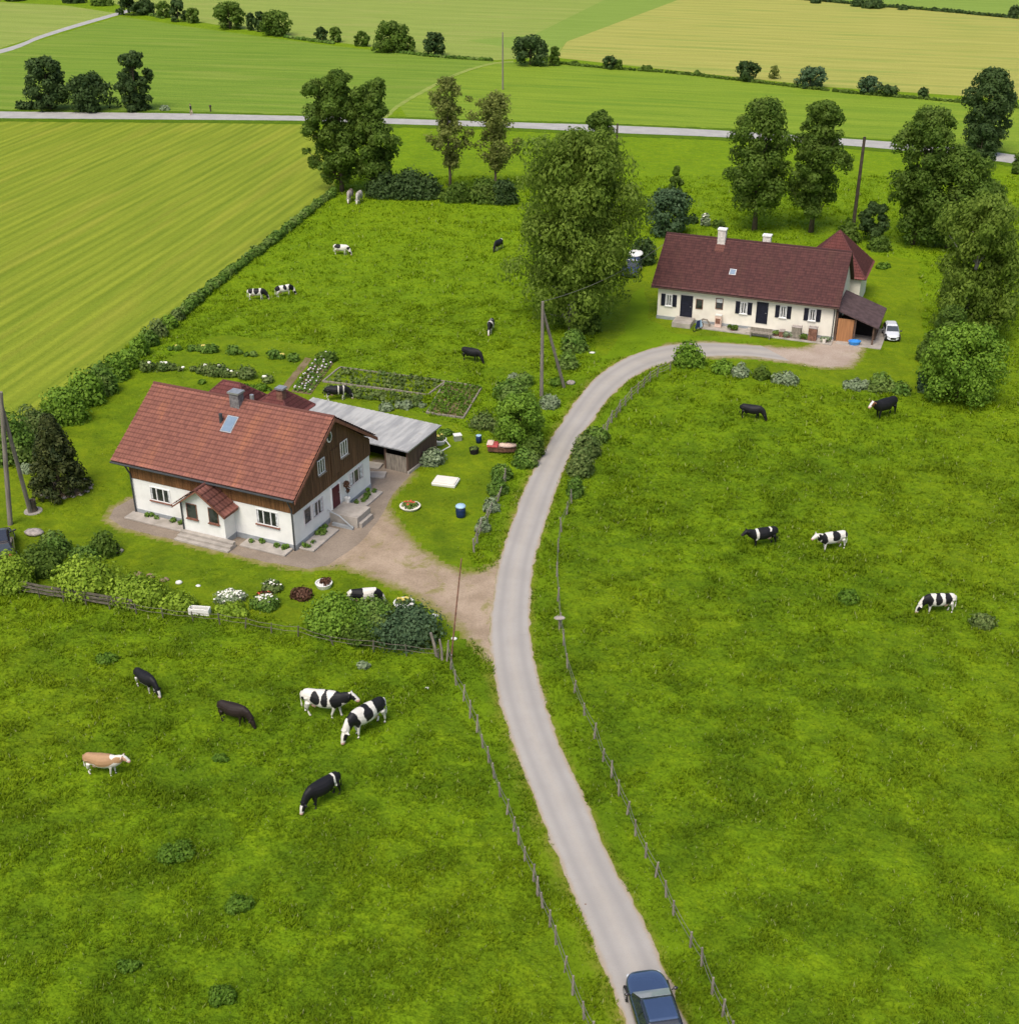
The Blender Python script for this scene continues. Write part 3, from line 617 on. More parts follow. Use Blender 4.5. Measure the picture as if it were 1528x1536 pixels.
for bx, by, wp, hp, lf, lb in [(1288, 10, 20, 12, 'dark', 'left of three dark shrubs beyond the wheat field'), (1312, 13, 30, 16, 'dark', 'middle and widest of three dark shrubs beyond the wheat field'), (1355, 15, 14, 8, 'dark', 'right of three dark shrubs beyond the wheat field'),
  (1224, 5, 16, 8, 'dark', 'tiny dark shrub at the top edge over the wheat field'), (1522, 25, 16, 18, 'dark', 'dark shrub at the top right corner'), (1438, 19, 8, 5, 'dark', 'tiny shrub between the wheat and the topmost meadow'), (860, 98, 12, 8, 'mid', 'tiny shrub at the wheat field edge near the dark round tree'), (970, 106, 16, 8, 'mid', 'tiny shrub between the two dark trees of the wheat field edge'),
  (1046, 113, 12, 8, 'mid', 'tiny shrub left of the halfway tree on the wheat field edge'), (20, 2, 30, 12, 'dark', 'shrub at the top left corner'), (108, 5, 34, 14, 'dark', 'dark shrub at the top edge left of the farm track'), (150, 9, 34, 14, 'mid', 'low shrub at the top edge just before the farm track'),
  (1526, 262, 16, 34, 'mid', 'shrub cut by the right edge beside the far road')]:
    bush(lb, bx, by, wp, hp, lf, group='shrubs along the far field edges')
# rank hedge strips along far field borders
def hedge(label, line, wd, h, leaf, n, size, name='hedge', group=None, gaps=False):
    ln = smooth_line([(*G(*p), 0) for p in line], 1.); lobes = []
    c = ln[len(ln) // 2].copy(); th_ = thing(name, label, 'hedge', (c.x, c.y, 0), 0, group)
    for p in ln:
        if gaps and mnoise.noise((p.x * .06, p.y * .06, 4)) > .05: continue
        q = p - c; r = wd * random.uniform(.35, .6); lobes.append((q.x, q.y, h * random.uniform(.25, .5), r, r, h * random.uniform(.4, .7)))
    leaves('foliage', lobes, n, size, L[leaf], th_, 1.6, 0, .2, .15); return th_
hedge('low rough hedge strip between the hay field and the pale field at the top', [(205, 18), (300, 40), (345, 42), (414, 54), (480, 63), (543, 71), (640, 84), (735, 91)], 1.0, .5, 'shrub', 3000, .4, gaps=True)
hedge('low dark hedge along the lower edge of the wheat field', [(833, 95), (915, 103), (1000, 109), (1120, 122), (1240, 136), (1302, 142), (1400, 150), (1528, 162), (1640, 176)], 1.0, .45, 'mid', 7000, .3)
hedge('thin dark hedge along the upper edge of the wheat field', [(1100, -8), (1210, 0), (1300, 8), (1400, 16), (1528, 28)], 1.2, .7, 'dark', 2500, .5)
# shrub belt behind the pasture
for i, (bx, by, wp, hp, lf, lb) in enumerate([(612, 300, 60, 50, 'dark', 'dark shrub at the foot of the brownish tree behind the pasture'), (640, 300, 44, 40, 'dark', 'dark shrub between the hedge corner trees and the thin trees'), (685, 305, 42, 34, 'mid', 'round shrub under the left thin tree'), (728, 306, 50, 44, 'mid', 'round shrub at the left foot of the right thin tree'), (757, 308, 36, 44, 'dark', 'dark shrub between the right thin tree and the giant birch'), (575, 299, 50, 44, 'dark', 'dark shrub under the broad brownish tree')]):
    bush(lb, bx, by, wp, hp, lf, group='shrubs behind the cow pasture')
# hedge left of the pasture: low and tight at the far end, loose shrubs towards the farm
hedge('low narrow hedge running up to the tall tree between crop field and pasture', [(268, 478), (330, 424), (385, 382), (440, 340), (478, 308), (500, 293)], 1.0, .9, 'shrub', 14000, .2)
HR = [(18, 700, 66, 80), (50, 668, 52, 62), (92, 640, 62, 64), (124, 612, 56, 60), (150, 594, 44, 48), (172, 572, 36, 42), (190, 556, 34, 38), (207, 536, 30, 34), (222, 521, 28, 30), (237, 507, 28, 28), (252, 494, 26, 25), (264, 483, 22, 21)]
for i, (bx, by, wp, hp) in enumerate(HR):
    bush('%s shrub from the left edge in the hedge beside the crop field' % ORD[i], bx, by, wp, hp, random.choice(['shrub', 'bright', 'shrub', 'bed']), group='hedge shrubs beside the crop field', leafpx=3.4)
bush('pale rounded shrub under the left power pole beside the hedge', 38, 711, 24, 17, 'grey')
# right of the garden, road side
B2 = [(788, 580, 26, 24, 'shrub', 'small shrub left of the straight leg of the wooden power pole'), (768, 603, 52, 38, 'shrub', 'yellowish shrub behind the bright little tree'), (726, 645, 36, 26, 'bed', 'straw-coloured shrub left of the bright little tree'), (748, 652, 22, 20, 'bed', 'small dry shrub between the straw-coloured one and the bright tree'),
 (824, 614, 30, 26, 'grey', 'pale green shrub at the foot of the power pole'), (800, 690, 34, 38, 'mid', 'dark shrub below the bright little tree'), (788, 704, 36, 34, 'shrub', 'shrub hiding the right end of the covered boat'), (878, 502, 44, 46, 'mid', 'round dark shrub beneath the giant birch'), (861, 530, 36, 36, 'shrub', 'shrub below the giant birch, upper one beside the power pole strut'), (852, 556, 30, 32, 'shrub', 'shrub below the giant birch, lower one beside the power pole strut'),
 (835, 580, 22, 16, 'weed', 'weedy clump at the foot of the power pole strut'), (752, 722, 30, 30, 'shrub', 'topmost shrub of the leaning garden fence by the road'), (745, 745, 30, 30, 'shrub', 'shrub second down the leaning garden fence by the road'), (737, 770, 24, 26, 'grey', 'shrub third down the leaning garden fence by the road'), (724, 800, 20, 24, 'grey', 'shrub at the lower end of the leaning garden fence'),
 (880, 690, 40, 42, 'bed', 'upper pale leafy bush on the right verge of the bend'), (893, 668, 40, 30, 'shrub', 'topmost bush on the right verge of the bend'), (872, 718, 40, 44, 'bed', 'lower pale leafy bush on the right verge of the bend'), (862, 748, 26, 32, 'shrub', 'lowest small bush on the right verge where the fence begins'),
 (905, 660, 18, 16, 'mid', 'tiny dark bush right of the topmost verge bush'), (668, 655, 22, 12, 'shrub', 'low plant behind the tin-roofed shed corner'), (648, 700, 38, 30, 'grey', 'grey-green shrub against the end wall of the tin-roofed shed'), (578, 618, 22, 14, 'grey', 'pale round shrub behind the tin-roofed shed'), (605, 615, 28, 9, 'grey', 'pale low plant right of the round shrub behind the shed'), (632, 612, 12, 9, 'grey', 'tiny pale plant by the bed behind the shed')]
for bx, by, wp, hp, lf, lb in B2: bush(lb, bx, by, wp, hp, lf)
# round the long farmhouse
B3 = [(1035, 553, 44, 46, 'bright', 'round bright bush inside the bend of the driveway'), (1086, 562, 32, 25, 'bright', 'bush right of the round bright bush below the driveway'), (1111, 567, 28, 22, 'grey', 'pale-topped bush in the row below the driveway'), (1143, 571, 26, 23, 'mid', 'dark round bush in the row below the driveway'), (1182, 578, 42, 18, 'grey', 'low clipped pale bush at the right end of the row below the driveway'),
 (1290, 587, 44, 16, 'grey', 'low spreading plant left of the round bush near the black and brown cow'), (1321, 590, 32, 32, 'shrub', 'round bush above the black and brown cow'), (1350, 594, 44, 20, 'shrub', 'low spreading plant right of the round bush near the black and brown cow'),
 (1038, 336, 17, 15, 'dark', 'small dark ball shrub behind the farmhouse ridge'), (1058, 340, 14, 20, 'grey', 'whitish blossoming shrub behind the farmhouse ridge'), (1078, 342, 20, 14, 'mid', 'second dark shrub behind the farmhouse ridge'), (1272, 366, 34, 38, 'mid', 'shrub at the foot of the tall leaning pole'), (1322, 378, 34, 26, 'mid', 'dark shrub under the trees right of the pyramid roof'),
 (965, 398, 40, 44, 'dark', 'dark shrub between the giant birch and the long farmhouse'), (1326, 404, 24, 8, 'weed', 'low weed patch on the lawn right of the farmhouse'), (1395, 545, 34, 46, 'mid', 'dark shrub left of the big bright round tree'), (1390, 590, 30, 36, 'blue', 'bluish shrub at the left foot of the big bright round tree')]
for bx, by, wp, hp, lf, lb in B3: bush(lb, bx, by, wp, hp, lf, flowers=('petal_w', 14) if 'blossoming' in lb else None)
# front garden
B4 = [(14, 893, 62, 62, 'yell', 'bright shrub at the left edge beside the board fence'), (58, 868, 66, 52, 'mid', 'dark shrub right of the black car at the left edge'), (80, 838, 46, 40, 'shrub', 'shrub rising behind the dark one by the black car'), (126, 848, 44, 30, 'shrub', 'pale rounded shrub left of the dark ball shrub on the front lawn'), (154, 838, 40, 40, 'mid', 'dark ball shrub in a stone edging on the front lawn'),
 (118, 902, 96, 66, 'yell', 'largest bright bush along the garden board fence'), (198, 916, 84, 48, 'yell', 'bright bush second along the garden board fence'), (263, 921, 48, 36, 'yell', 'small bright bush near the fence post left of the white trough'), (346, 930, 56, 20, 'yell', 'low bright bush in front of the white flowers'),
 (503, 958, 92, 66, 'bright', 'wide bright bush at the right end of the front garden'), (562, 962, 60, 66, 'shrub', 'brownish bush behind the cow in the front garden'), (604, 975, 104, 62, 'blue', 'dark bluish bush at the right end of the front garden fence'), (640, 968, 34, 40, 'mid', 'dark bush beside the bundle of fence posts'), (545, 972, 70, 34, 'mid', 'low dark bush between the bright and bluish bushes'), (451, 901, 30, 22, 'brown', 'dark reddish heather shrub on the front lawn')]
for bx, by, wp, hp, lf, lb in B4: bush(lb, bx, by, wp, hp, lf, leafpx=3.6, dens=1.15)
# pasture weed clumps
for bx, by, wp, hp, lf, lb in [(1273, 908, 34, 22, 'weed', 'leafy weed clump below the right pair of cows'), (1478, 944, 36, 26, 'bed', 'pale flowering weed clump right of the grazing cow'), (262, 1298, 60, 26, 'weed', 'broad weed patch in the near left pasture'), (190, 1462, 34, 16, 'weed', 'weed patch low in the near left pasture'), (158, 998, 34, 14, 'weed', 'pale weed patch left of the farthest cow of the near herd'),
  (330, 1510, 48, 24, 'weed', 'weed patch at the bottom edge of the near left pasture'), (355, 1372, 46, 20, 'weed', 'weed patch in the middle of the near left pasture'), (545, 1005, 20, 10, 'grey', 'pale weed clump above the pair of spotted cows'), (330, 1145, 26, 12, 'weed', 'weed clump below the brownish cow')]:
    bush(lb, bx, by, wp, hp, lf, 'weed_clump', 'weeds')
# ------------------------------------------------------------------ buildings
def slope(name, p0, ud, vd, lu, lv, m, parent=None, tu=.30, tv=.42, wave=.035, step=.055, clip=None):
    """tiled roof slope: p0 eave corner, ud along the eave, vd up the slope"""
    ud = Vector(ud).normalized(); vd = Vector(vd).normalized(); nn = ud.cross(vd).normalized(); p0 = Vector(p0)
    nu = max(2, int(lu / tu)); nv = max(2, int(lv / tv)); su = 4
    us = np.linspace(0, lu, nu * su + 1); vs = []
    for j in range(nv): vs += [lv * j / nv, lv * (j + .96) / nv]
    vs.append(lv); vs = np.array(vs)
    hv = np.array([step if k % 2 == 0 else 0. for k in range(len(vs))]); hv[-1] = 0
    U, V = np.meshgrid(us, vs, indexing='ij')
    Hh = .03 + wave * np.abs(np.cos(np.pi * U / (lu / nu))) + hv[None, :] + RNG.normal(size=U.shape) * .002
    W = Hh
    P = np.array(p0)[None, None] + U[..., None] * np.array(ud) + V[..., None] * np.array(vd) + W[..., None] * np.array(nn)
    a, b = U.shape; ii = np.arange(a * b).reshape(a, b)
    fs = np.stack([ii[:-1, :-1], ii[1:, :-1], ii[1:, 1:], ii[:-1, 1:]], -1).reshape(-1, 4)
    ti = RNG.random((nu, nv)); fu, fv = np.meshgrid(np.arange(a - 1) // su, np.minimum(np.arange(b - 1) // 2, nv - 1), indexing='ij')
    tint = ti[np.minimum(fu, nu - 1), fv].reshape(-1)
    pts = P.reshape(-1, 3); uvs = np.stack([U / (lu / nu), V / (lv / nv)], -1).reshape(-1, 2)
    if clip is not None:
        cen = np.stack([(U[:-1, :-1] + U[1:, 1:]) / 2, (V[:-1, :-1] + V[1:, 1:]) / 2], -1).reshape(-1, 2); k = np.array([clip(x, y) for x, y in cen]); fs = fs[k]; tint = tint[k]
    return npmesh(name, pts, fs, m, parent, {'tint': ('FACE', tint)}, uv=uvs)
def gable_roof(x0, x1, y0, y1, ze, zr, oy, m, parent, thick=.14, deck='edgewood', name='roof', tu=.30, tv=.42, wave=.035, ridgecap=True):
    """ridge along x, eaves at y0-oy, y1+oy (height ze), returns nothing"""
    ym = (y0 + y1) / 2; ya, yb = y0 - oy, y1 + oy; lv = math.hypot(ym - ya, zr - ze); lu = x1 - x0
    d = MB(); d.extr([(x0, ya, ze), (x0, ym, zr), (x0, yb, ze), (x0, yb, ze - thick), (x0, ym, zr - thick * 1.2), (x0, ya, ze - thick)], (lu, 0, 0))
    rf = d.build(name, M[deck], parent)
    slope('tiles', (x0, ya, ze), (1, 0, 0), (0, ym - ya, zr - ze), lu, lv, m, rf, tu, tv, wave)
    slope('tiles', (x1, yb, ze), (-1, 0, 0), (0, ym - yb, zr - ze), lu, lv, m, rf, tu, tv, wave)
    if ridgecap:
        r = MB(); n = int(lu / .4)
        for i in range(n): r.tube([(x0 + lu * i / n, ym, zr + .03), (x0 + lu * (i + 1.05) / n, ym, zr + .03)], [.12, .105], 8)
        r.build('ridge', m, rf)
    return rf
def frame_on(px_, origin, rz, plane, off):
    """hit of the view ray through pixel px_ with the wall 'plane' ('y' front at local y=off, 'x' at local x=off) -> (along, z)"""
    u = (px_[0] - 764) / F; v = (px_[1] - 768) / F; d = Vector((u, cT - v * sT, -sT - v * cT)); o = Vector((0, 0, H))
    R = Matrix.Rotation(-rz, 3, 'Z'); ol = R @ (o - Vector((origin[0], origin[1], 0))); dl = R @ d
    if plane == 'y': t_ = (off - ol.y) / dl.y; p = ol + dl * t_; return p.x, p.z
    t_ = (off - ol.x) / dl.x; p = ol + dl * t_; return p.y, p.z
def window(parent, plane, off, sgn, a0, a1, z0, z1, panes=1, fr='frame', curtain=0., sill='redbrown', name='window', fw=.06, glass='glass'):
    """casement on a wall; sgn=+-1 direction the wall faces along the plane's axis"""
    def bx(mb, a, b, d0, d1, zl, zh):
        lo, hi = sorted((off + sgn * d0, off + sgn * d1))
        if plane == 'y': mb.box(a, b, lo, hi, zl, zh)
        else: mb.box(lo, hi, a, b, zl, zh)
    f_ = MB(); bx(f_, a0, a1, .003, .05, z0, z0 + fw); bx(f_, a0, a1, .003, .05, z1 - fw, z1); bx(f_, a0, a0 + fw, .003, .05, z0 + fw, z1 - fw); bx(f_, a1 - fw, a1, .003, .05, z0 + fw, z1 - fw)
    for k in range(1, panes): q = a0 + (a1 - a0) * k / panes; bx(f_, q - fw * .6, q + fw * .6, .003, .047, z0 + fw, z1 - fw)
    w_ = f_.build(name, M[fr], parent)
    g_ = MB(); bx(g_, a0 + fw, a1 - fw, .004, .018, z0 + fw, z1 - fw); g_.build('pane', M[glass], w_)
    if curtain:
        c_ = MB(); wd = (a1 - a0) * curtain
        bx(c_, a0 + fw + .02, a0 + fw + wd, .019, .026, z0 + fw + .05, z1 - fw); bx(c_, a1 - fw - wd, a1 - fw - .02, .019, .026, z0 + fw + .05, z1 - fw)
        c_.build('curtain', M['curtain'], w_)
    if sill: s_ = MB(); bx(s_, a0 - .06, a1 + .06, .003, .13, z0 - .07, z0 - .004); s_.build('sill', M[sill], w_)
    return w_
def wall_prism(mb, poly, z0, z1): mb.prism(poly, z0, z1)
# --- left farmhouse
HL = (-25.075, 75.273); RZL = math.radians(-24.0); LX, LY = 12.6, 9.57
fh = thing('farmhouse', 'white farmhouse with brown timber upper storey and red tiled roof', 'house', (*HL, 0), RZL)
def FY(px_): return frame_on(px_, HL, RZL, 'y', 0)
def FX(px_): return frame_on(px_, HL, RZL, 'x', LX)
ZW, ZE, ZR = 2.66, 3.92, 7.42
PX0, PX1, PD = 4.0, 7.0, 2.0          # porch
px0 = frame_on((273, 770), HL, RZL, 'y', -1.15)[0]; px1 = frame_on((337, 790), HL, RZL, 'y', -1.15)[0]; PX0, PX1, PD = px0, px1, 1.15
MB().box(0, LX, 0, LY, .38, ZW).build('wall', M['white'], fh)
MB().box(-.03, LX + .03, -.03, LY + .03, -.1, .378).build('plinth', M['plinth'], fh)
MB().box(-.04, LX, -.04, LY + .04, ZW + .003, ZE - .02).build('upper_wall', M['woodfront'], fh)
gb = MB(); ym = LY / 2
gb.extr([(LX + .003, -.06, ZW - .02), (LX + .003, LY + .06, ZW - .02), (LX + .003, LY + .06, ZE - .12), (LX + .003, ym, ZR - .17), (LX + .003, -.06, ZE - .12)], (.07, 0, 0))
for k in range(1, 40):
    y = LY * k / 40; zt = ZE - .2 + (ZR - ZE - .1) * (1 - abs(y - ym) / ym)
    gb.box(LX + .07, LX + .085, y - .02, y + .02, ZW - .02, max(ZW + .3, zt - .15))
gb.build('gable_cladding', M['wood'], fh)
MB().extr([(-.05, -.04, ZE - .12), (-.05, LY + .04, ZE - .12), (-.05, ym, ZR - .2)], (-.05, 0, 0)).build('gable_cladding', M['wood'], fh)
fb = MB()
for k in range(1, 60): x = LX * k / 60; fb.box(x - .015, x + .015, -.055, -.041, ZW + .02, ZE - .15)
fb.build('cladding_battens', M['woodfront'], fh)
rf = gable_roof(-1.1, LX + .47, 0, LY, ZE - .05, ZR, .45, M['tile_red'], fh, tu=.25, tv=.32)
ba = MB(); ang_ = math.atan2(ZR - ZE, ym + .45)
for s_, y_ in ((1, -.45), (-1, LY + .45)):
    ba.extr([(LX + .47, y_, ZE - .10), (LX + .47, ym, ZR - .05), (LX + .47, ym, ZR - .3), (LX + .47, y_, ZE - .33)], (.05, 0, 0))
ba.build('bargeboard', M['redbrown'], fh)
gt = MB(); gt.tube([(-1.1, -.52, ZE - .12), (LX + .45, -.52, ZE - .12)], .07, 8); gt.build('gutter', M['darkmetal'], fh)
for x in (.05, LX - .05): MB().tube([(x, -.5, ZE - .15), (x, -.10, ZW + .3), (x, -.10, .05)], .055, 8).build('downpipe', M['darkmetal'], fh)
def win_from(fn, pts, **kw):                       # TL,TR,BL,BR pixels
    A = [fn(p) for p in pts]; a0 = (A[0][0] + A[2][0]) / 2; a1 = (A[1][0] + A[3][0]) / 2; z1 = (A[0][1] + A[1][1]) / 2; z0 = (A[2][1] + A[3][1]) / 2
    return a0, a1, z0, z1
a = win_from(FY, [(224, 729), (255, 735), (227, 749), (257, 756)]); window(fh, 'y', 0, -1, *a, panes=3, curtain=.08)
a = win_from(FY, [(383, 761), (417, 770), (386, 784), (419, 792)]); window(fh, 'y', 0, -1, *a, panes=3, curtain=.08)
a = win_from(FX, [(454, 765), (465, 757), (457, 789), (467, 780)]); window(fh, 'x', LX, 1, *a, panes=1, fr='lilac', sill=None)
a = win_from(FX, [(467, 757), (483, 744), (470, 779), (485, 765)]); window(fh, 'x', LX, 1, *a, panes=2, fr='lilac', curtain=.2, sill=None)
a = win_from(FX, [(522, 711), (543, 696), (525, 731), (545, 715)]); window(fh, 'x', LX, 1, *a, panes=3, fr='lilac', curtain=.2, sill=None)
FX2 = lambda p: frame_on(p, HL, RZL, 'x', LX + .09)
for pts in ([(475, 692), (486, 685), (477, 714), (487, 706)], [(509, 664), (520, 658), (511, 687), (521, 680)]):
    a = win_from(FX2, pts); window(fh, 'x', LX + .087, 1, *a, panes=3, sill='oldwood', fw=.055)
cc = FX2((493, 655)); at_ = MB(); at_.extr([(LX + .09, cc[0] + .30 * math.cos(q), cc[1] + .40 * math.sin(q)) for q in [math.pi * 2 * k / 16 for k in range(16)]], (.05, 0, 0))
aw = at_.build('window', M['frame'], fh); MB().extr([(LX + .141, cc[0] + .22 * math.cos(math.pi * 2 * k / 16), cc[1] + .31 * math.sin(math.pi * 2 * k / 16)) for k in range(16)], (.01, 0, 0)).build('pane', M['glass'], aw)
MB().box(LX + .09, LX + .13, *sorted((FX2((496, 690))[0], FX2((508, 690))[0])), FX2((502, 712))[1], FX2((502, 672))[1]).build('shutter_panel', M['wood'], fh)
a = win_from(FX, [(495, 735), (507, 726), (499, 762), (510, 756)])
dr = MB().box(LX + .004, LX + .06, a[0], a[1], a[2] + .0, a[3]).build('door', M['maroon'], fh)
MB().box(LX + .061, LX + .10, a[1] - .16, a[1] - .06, a[2] + .9, a[2] + .94).build('handle', M['metal'], dr)
db = MB(); db.box(LX + .004, LX + .09, a[0] - .1, a[0] - .003, a[2], a[3] + .1); db.box(LX + .004, LX + .09, a[1] + .003, a[1] + .1, a[2], a[3] + .1); db.build('door_frame', M['frame'], dr)
DOORY = (a[0], a[1]); DZ = max(.25, a[2])
# landing at the gable door
ld = MB(); ld.box(LX + .02, LX + 2.1, a[0] - .35, a[1] + .45, 0, DZ - .04); ld.box(LX + 2.103, LX + 2.35, a[0] - .2, a[1] + .3, 0, DZ * .45); ld.build('door_landing', M['concrete'], fh, bevel=.02)
rp = MB(); rp.tube([(LX + .1, a[0] - .75, DZ + .35), (LX + 1.0, a[0] - .75, DZ + .1), (LX + 2.0, a[0] - .75, .2)], .045, 6); rp.box(LX + .35, LX + 1.9, a[0] - .7, a[0] - .50, 0, .22); rp.build('landing_kerb', M['plinth'], fh)
# planting strips with stone edging
for nm, bx_, pl in (('planting_strip', (LX + .06, LX + 1.15, .2, DOORY[0] - 1.1), 9), ('planting_strip', (LX + .06, LX + 1.15, DOORY[1] + 1.1, LY - .3), 8), ('planting_strip', (-.2, PX0 - .3, -1.05, -.05), 7), ('planting_strip', (PX1 + .9, LX - .2, -1.05, -.05), 8)):
    ps = MB().box(*bx_, 0, .16).build(nm, M['concrete'], fh, bevel=.05)
    lob = [(random.uniform(bx_[0] + .1, bx_[0] + .1 + (bx_[1] - bx_[0]) * (.45 if bx_[1] - bx_[0] < 2 else .95)), random.uniform(bx_[2] + .1 if bx_[1] - bx_[0] < 2 else bx_[2] + .55, bx_[3] - .1), .25, .16, .16, .15) for _ in range(pl)]
    leaves('plants', lob, 420, .10, L['shrub'], ps)['kind'] = 'stuff'
# porch
zpe, zpr = 2.5, 3.72
pm = (PX0 + PX1) / 2
MB().prism([(PX0, -PD), (PX1, -PD), (PX1, -.003), (PX0, -.003)], .38, zpe).add([(PX0, -PD, zpe), (PX1, -PD, zpe), (pm, -PD, zpr - .08), (PX0, -.003, zpe), (PX1, -.003, zpe), (pm, -.003, zpr - .08)], [(0, 1, 2), (5, 4, 3), (1, 4, 5, 2), (3, 0, 2, 5)]).build('porch_wall', M['white'], fh)
MB().box(PX0 - .03, PX1 + .03, -PD - .03, -.034, -.1, .378).build('porch_plinth', M['plinth'], fh)
prf = MB(); ox = .38; za = zpe - (zpr - zpe) * ox / (pm - PX0)
prf.extr([(PX0 - ox, -PD - .45, za), (pm, -PD - .45, zpr), (PX1 + ox, -PD - .45, za), (PX1 + ox, -PD - .45, za - .11), (pm, -PD - .45, zpr - .13), (PX0 - ox, -PD - .45, za - .11)], (0, PD + .40, 0))
pr = prf.build('porch_roof', M['redbrown'], fh); lv_ = math.hypot(pm - PX0 + ox, zpr - za)
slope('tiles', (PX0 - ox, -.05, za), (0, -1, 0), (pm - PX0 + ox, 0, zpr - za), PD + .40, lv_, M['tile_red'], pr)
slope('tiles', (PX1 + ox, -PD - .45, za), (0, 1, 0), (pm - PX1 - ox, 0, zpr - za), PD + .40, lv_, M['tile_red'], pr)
rc = MB(); rc.tube([(pm, -PD - .45, zpr + .04), (pm, -.05, zpr + .04)], .11, 8); rc.build('ridge', M['tile_red'], pr)
FP = lambda p: frame_on(p, HL, RZL, 'y', -PD)
for pts in ([(279, 753), (295, 758), (281, 775), (297, 780)], [(312, 760), (327, 765), (314, 782), (329, 788)]):
    a = win_from(FP, pts); window(fh, 'y', -PD, -1, *a, panes=1, fr='rust', sill='redbrown', fw=.05)
MB().tube([(PX0 + .05, -PD - .07, zpe - .1), (PX0 + .05, -PD - .07, .05)], .05, 8).build('downpipe', M['darkmetal'], fh)
st = MB()
for k in range(3): st.box(PX0 - .15 + .05 * k, PX1 + .75, -PD - .95 + .3 * k, -PD - .034, .15 * k, .15 * (k + 1) - .004)
st.build('porch_steps', M['concrete'], fh, bevel=.02)
# chimneys, skylight, vent
yc = ym - .35
ch = MB().box(0, .75, 0, .6, -1, 1.05); cx = frame_on((355, 600), HL, RZL, 'y', yc)[0]
c1 = MB().box(cx - .36, cx + .36, yc - .3, yc + .3, ZR - .7, ZR + .62).build('chimney', M['brick'], rf)
MB().box(cx - .44, cx + .44, yc - .38, yc + .38, ZR + .62, ZR + .74).build('chimney_cap', M['metal'], c1)
MB().tube([(cx + .75, ym + .3, ZR - .4), (cx + .75, ym + .3, ZR + .35)], .14, 8).build('vent_pipe', M['metal'], rf)
def on_slope(px_, origin, rz, ze, oy, ym_, zr):       # hit on the front slope -> (x, v along slope)
    u = (px_[0] - 764) / F; v = (px_[1] - 768) / F; d = Vector((u, cT - v * sT, -sT - v * cT)); R = Matrix.Rotation(-rz, 3, 'Z')
    ol = R @ (Vector((0, 0, H)) - Vector((origin[0], origin[1], 0))); dl = R @ d
    k = (zr - ze) / (ym_ + oy); t_ = (ze + k * (ol.y + oy) - ol.z) / (dl.z - k * dl.y); p = ol + dl * t_; return p
def skylight(pa, pb, origin, rz, ze, oy, ym_, zr, parent, wdt):
    A = on_slope(pa, origin, rz, ze, oy, ym_, zr); B_ = on_slope(pb, origin, rz, ze, oy, ym_, zr); x = (A.x + B_.x) / 2
    n = Vector((0, -(zr - ze), ym_ + oy)).normalized()
    lo, hi = Vector((x, B_.y, B_.z)), Vector((x, A.y, A.z))
    def slab(g_, t0, t1, name, m, par):
        s_ = (hi - lo).normalized(); q = [lo - s_ * g_ + Vector((-wdt / 2 - g_, 0, 0)), lo - s_ * g_ + Vector((wdt / 2 + g_, 0, 0)), hi + s_ * g_ + Vector((wdt / 2 + g_, 0, 0)), hi + s_ * g_ + Vector((-wdt / 2 - g_, 0, 0))]
        return MB().extr([v_ + n * t0 for v_ in q], n * (t1 - t0)).build(name, m, par)
    w_ = slab(.0, .02, .13, 'skylight', M['metal'], parent); slab(-.07, .131, .145, 'pane', M['skyglass'], w_)
skylight((349, 625), (341, 650), HL, RZL, ZE - .05, .45, ym, ZR, rf, .85)
vp = on_slope((332, 634), HL, RZL, ZE - .05, .45, ym, ZR); MB().tube([vp - Vector((0, 0, .1)), vp + Vector((0, 0, .65))], .12, 8).build('vent_pipe', M['darkmetal'], rf)
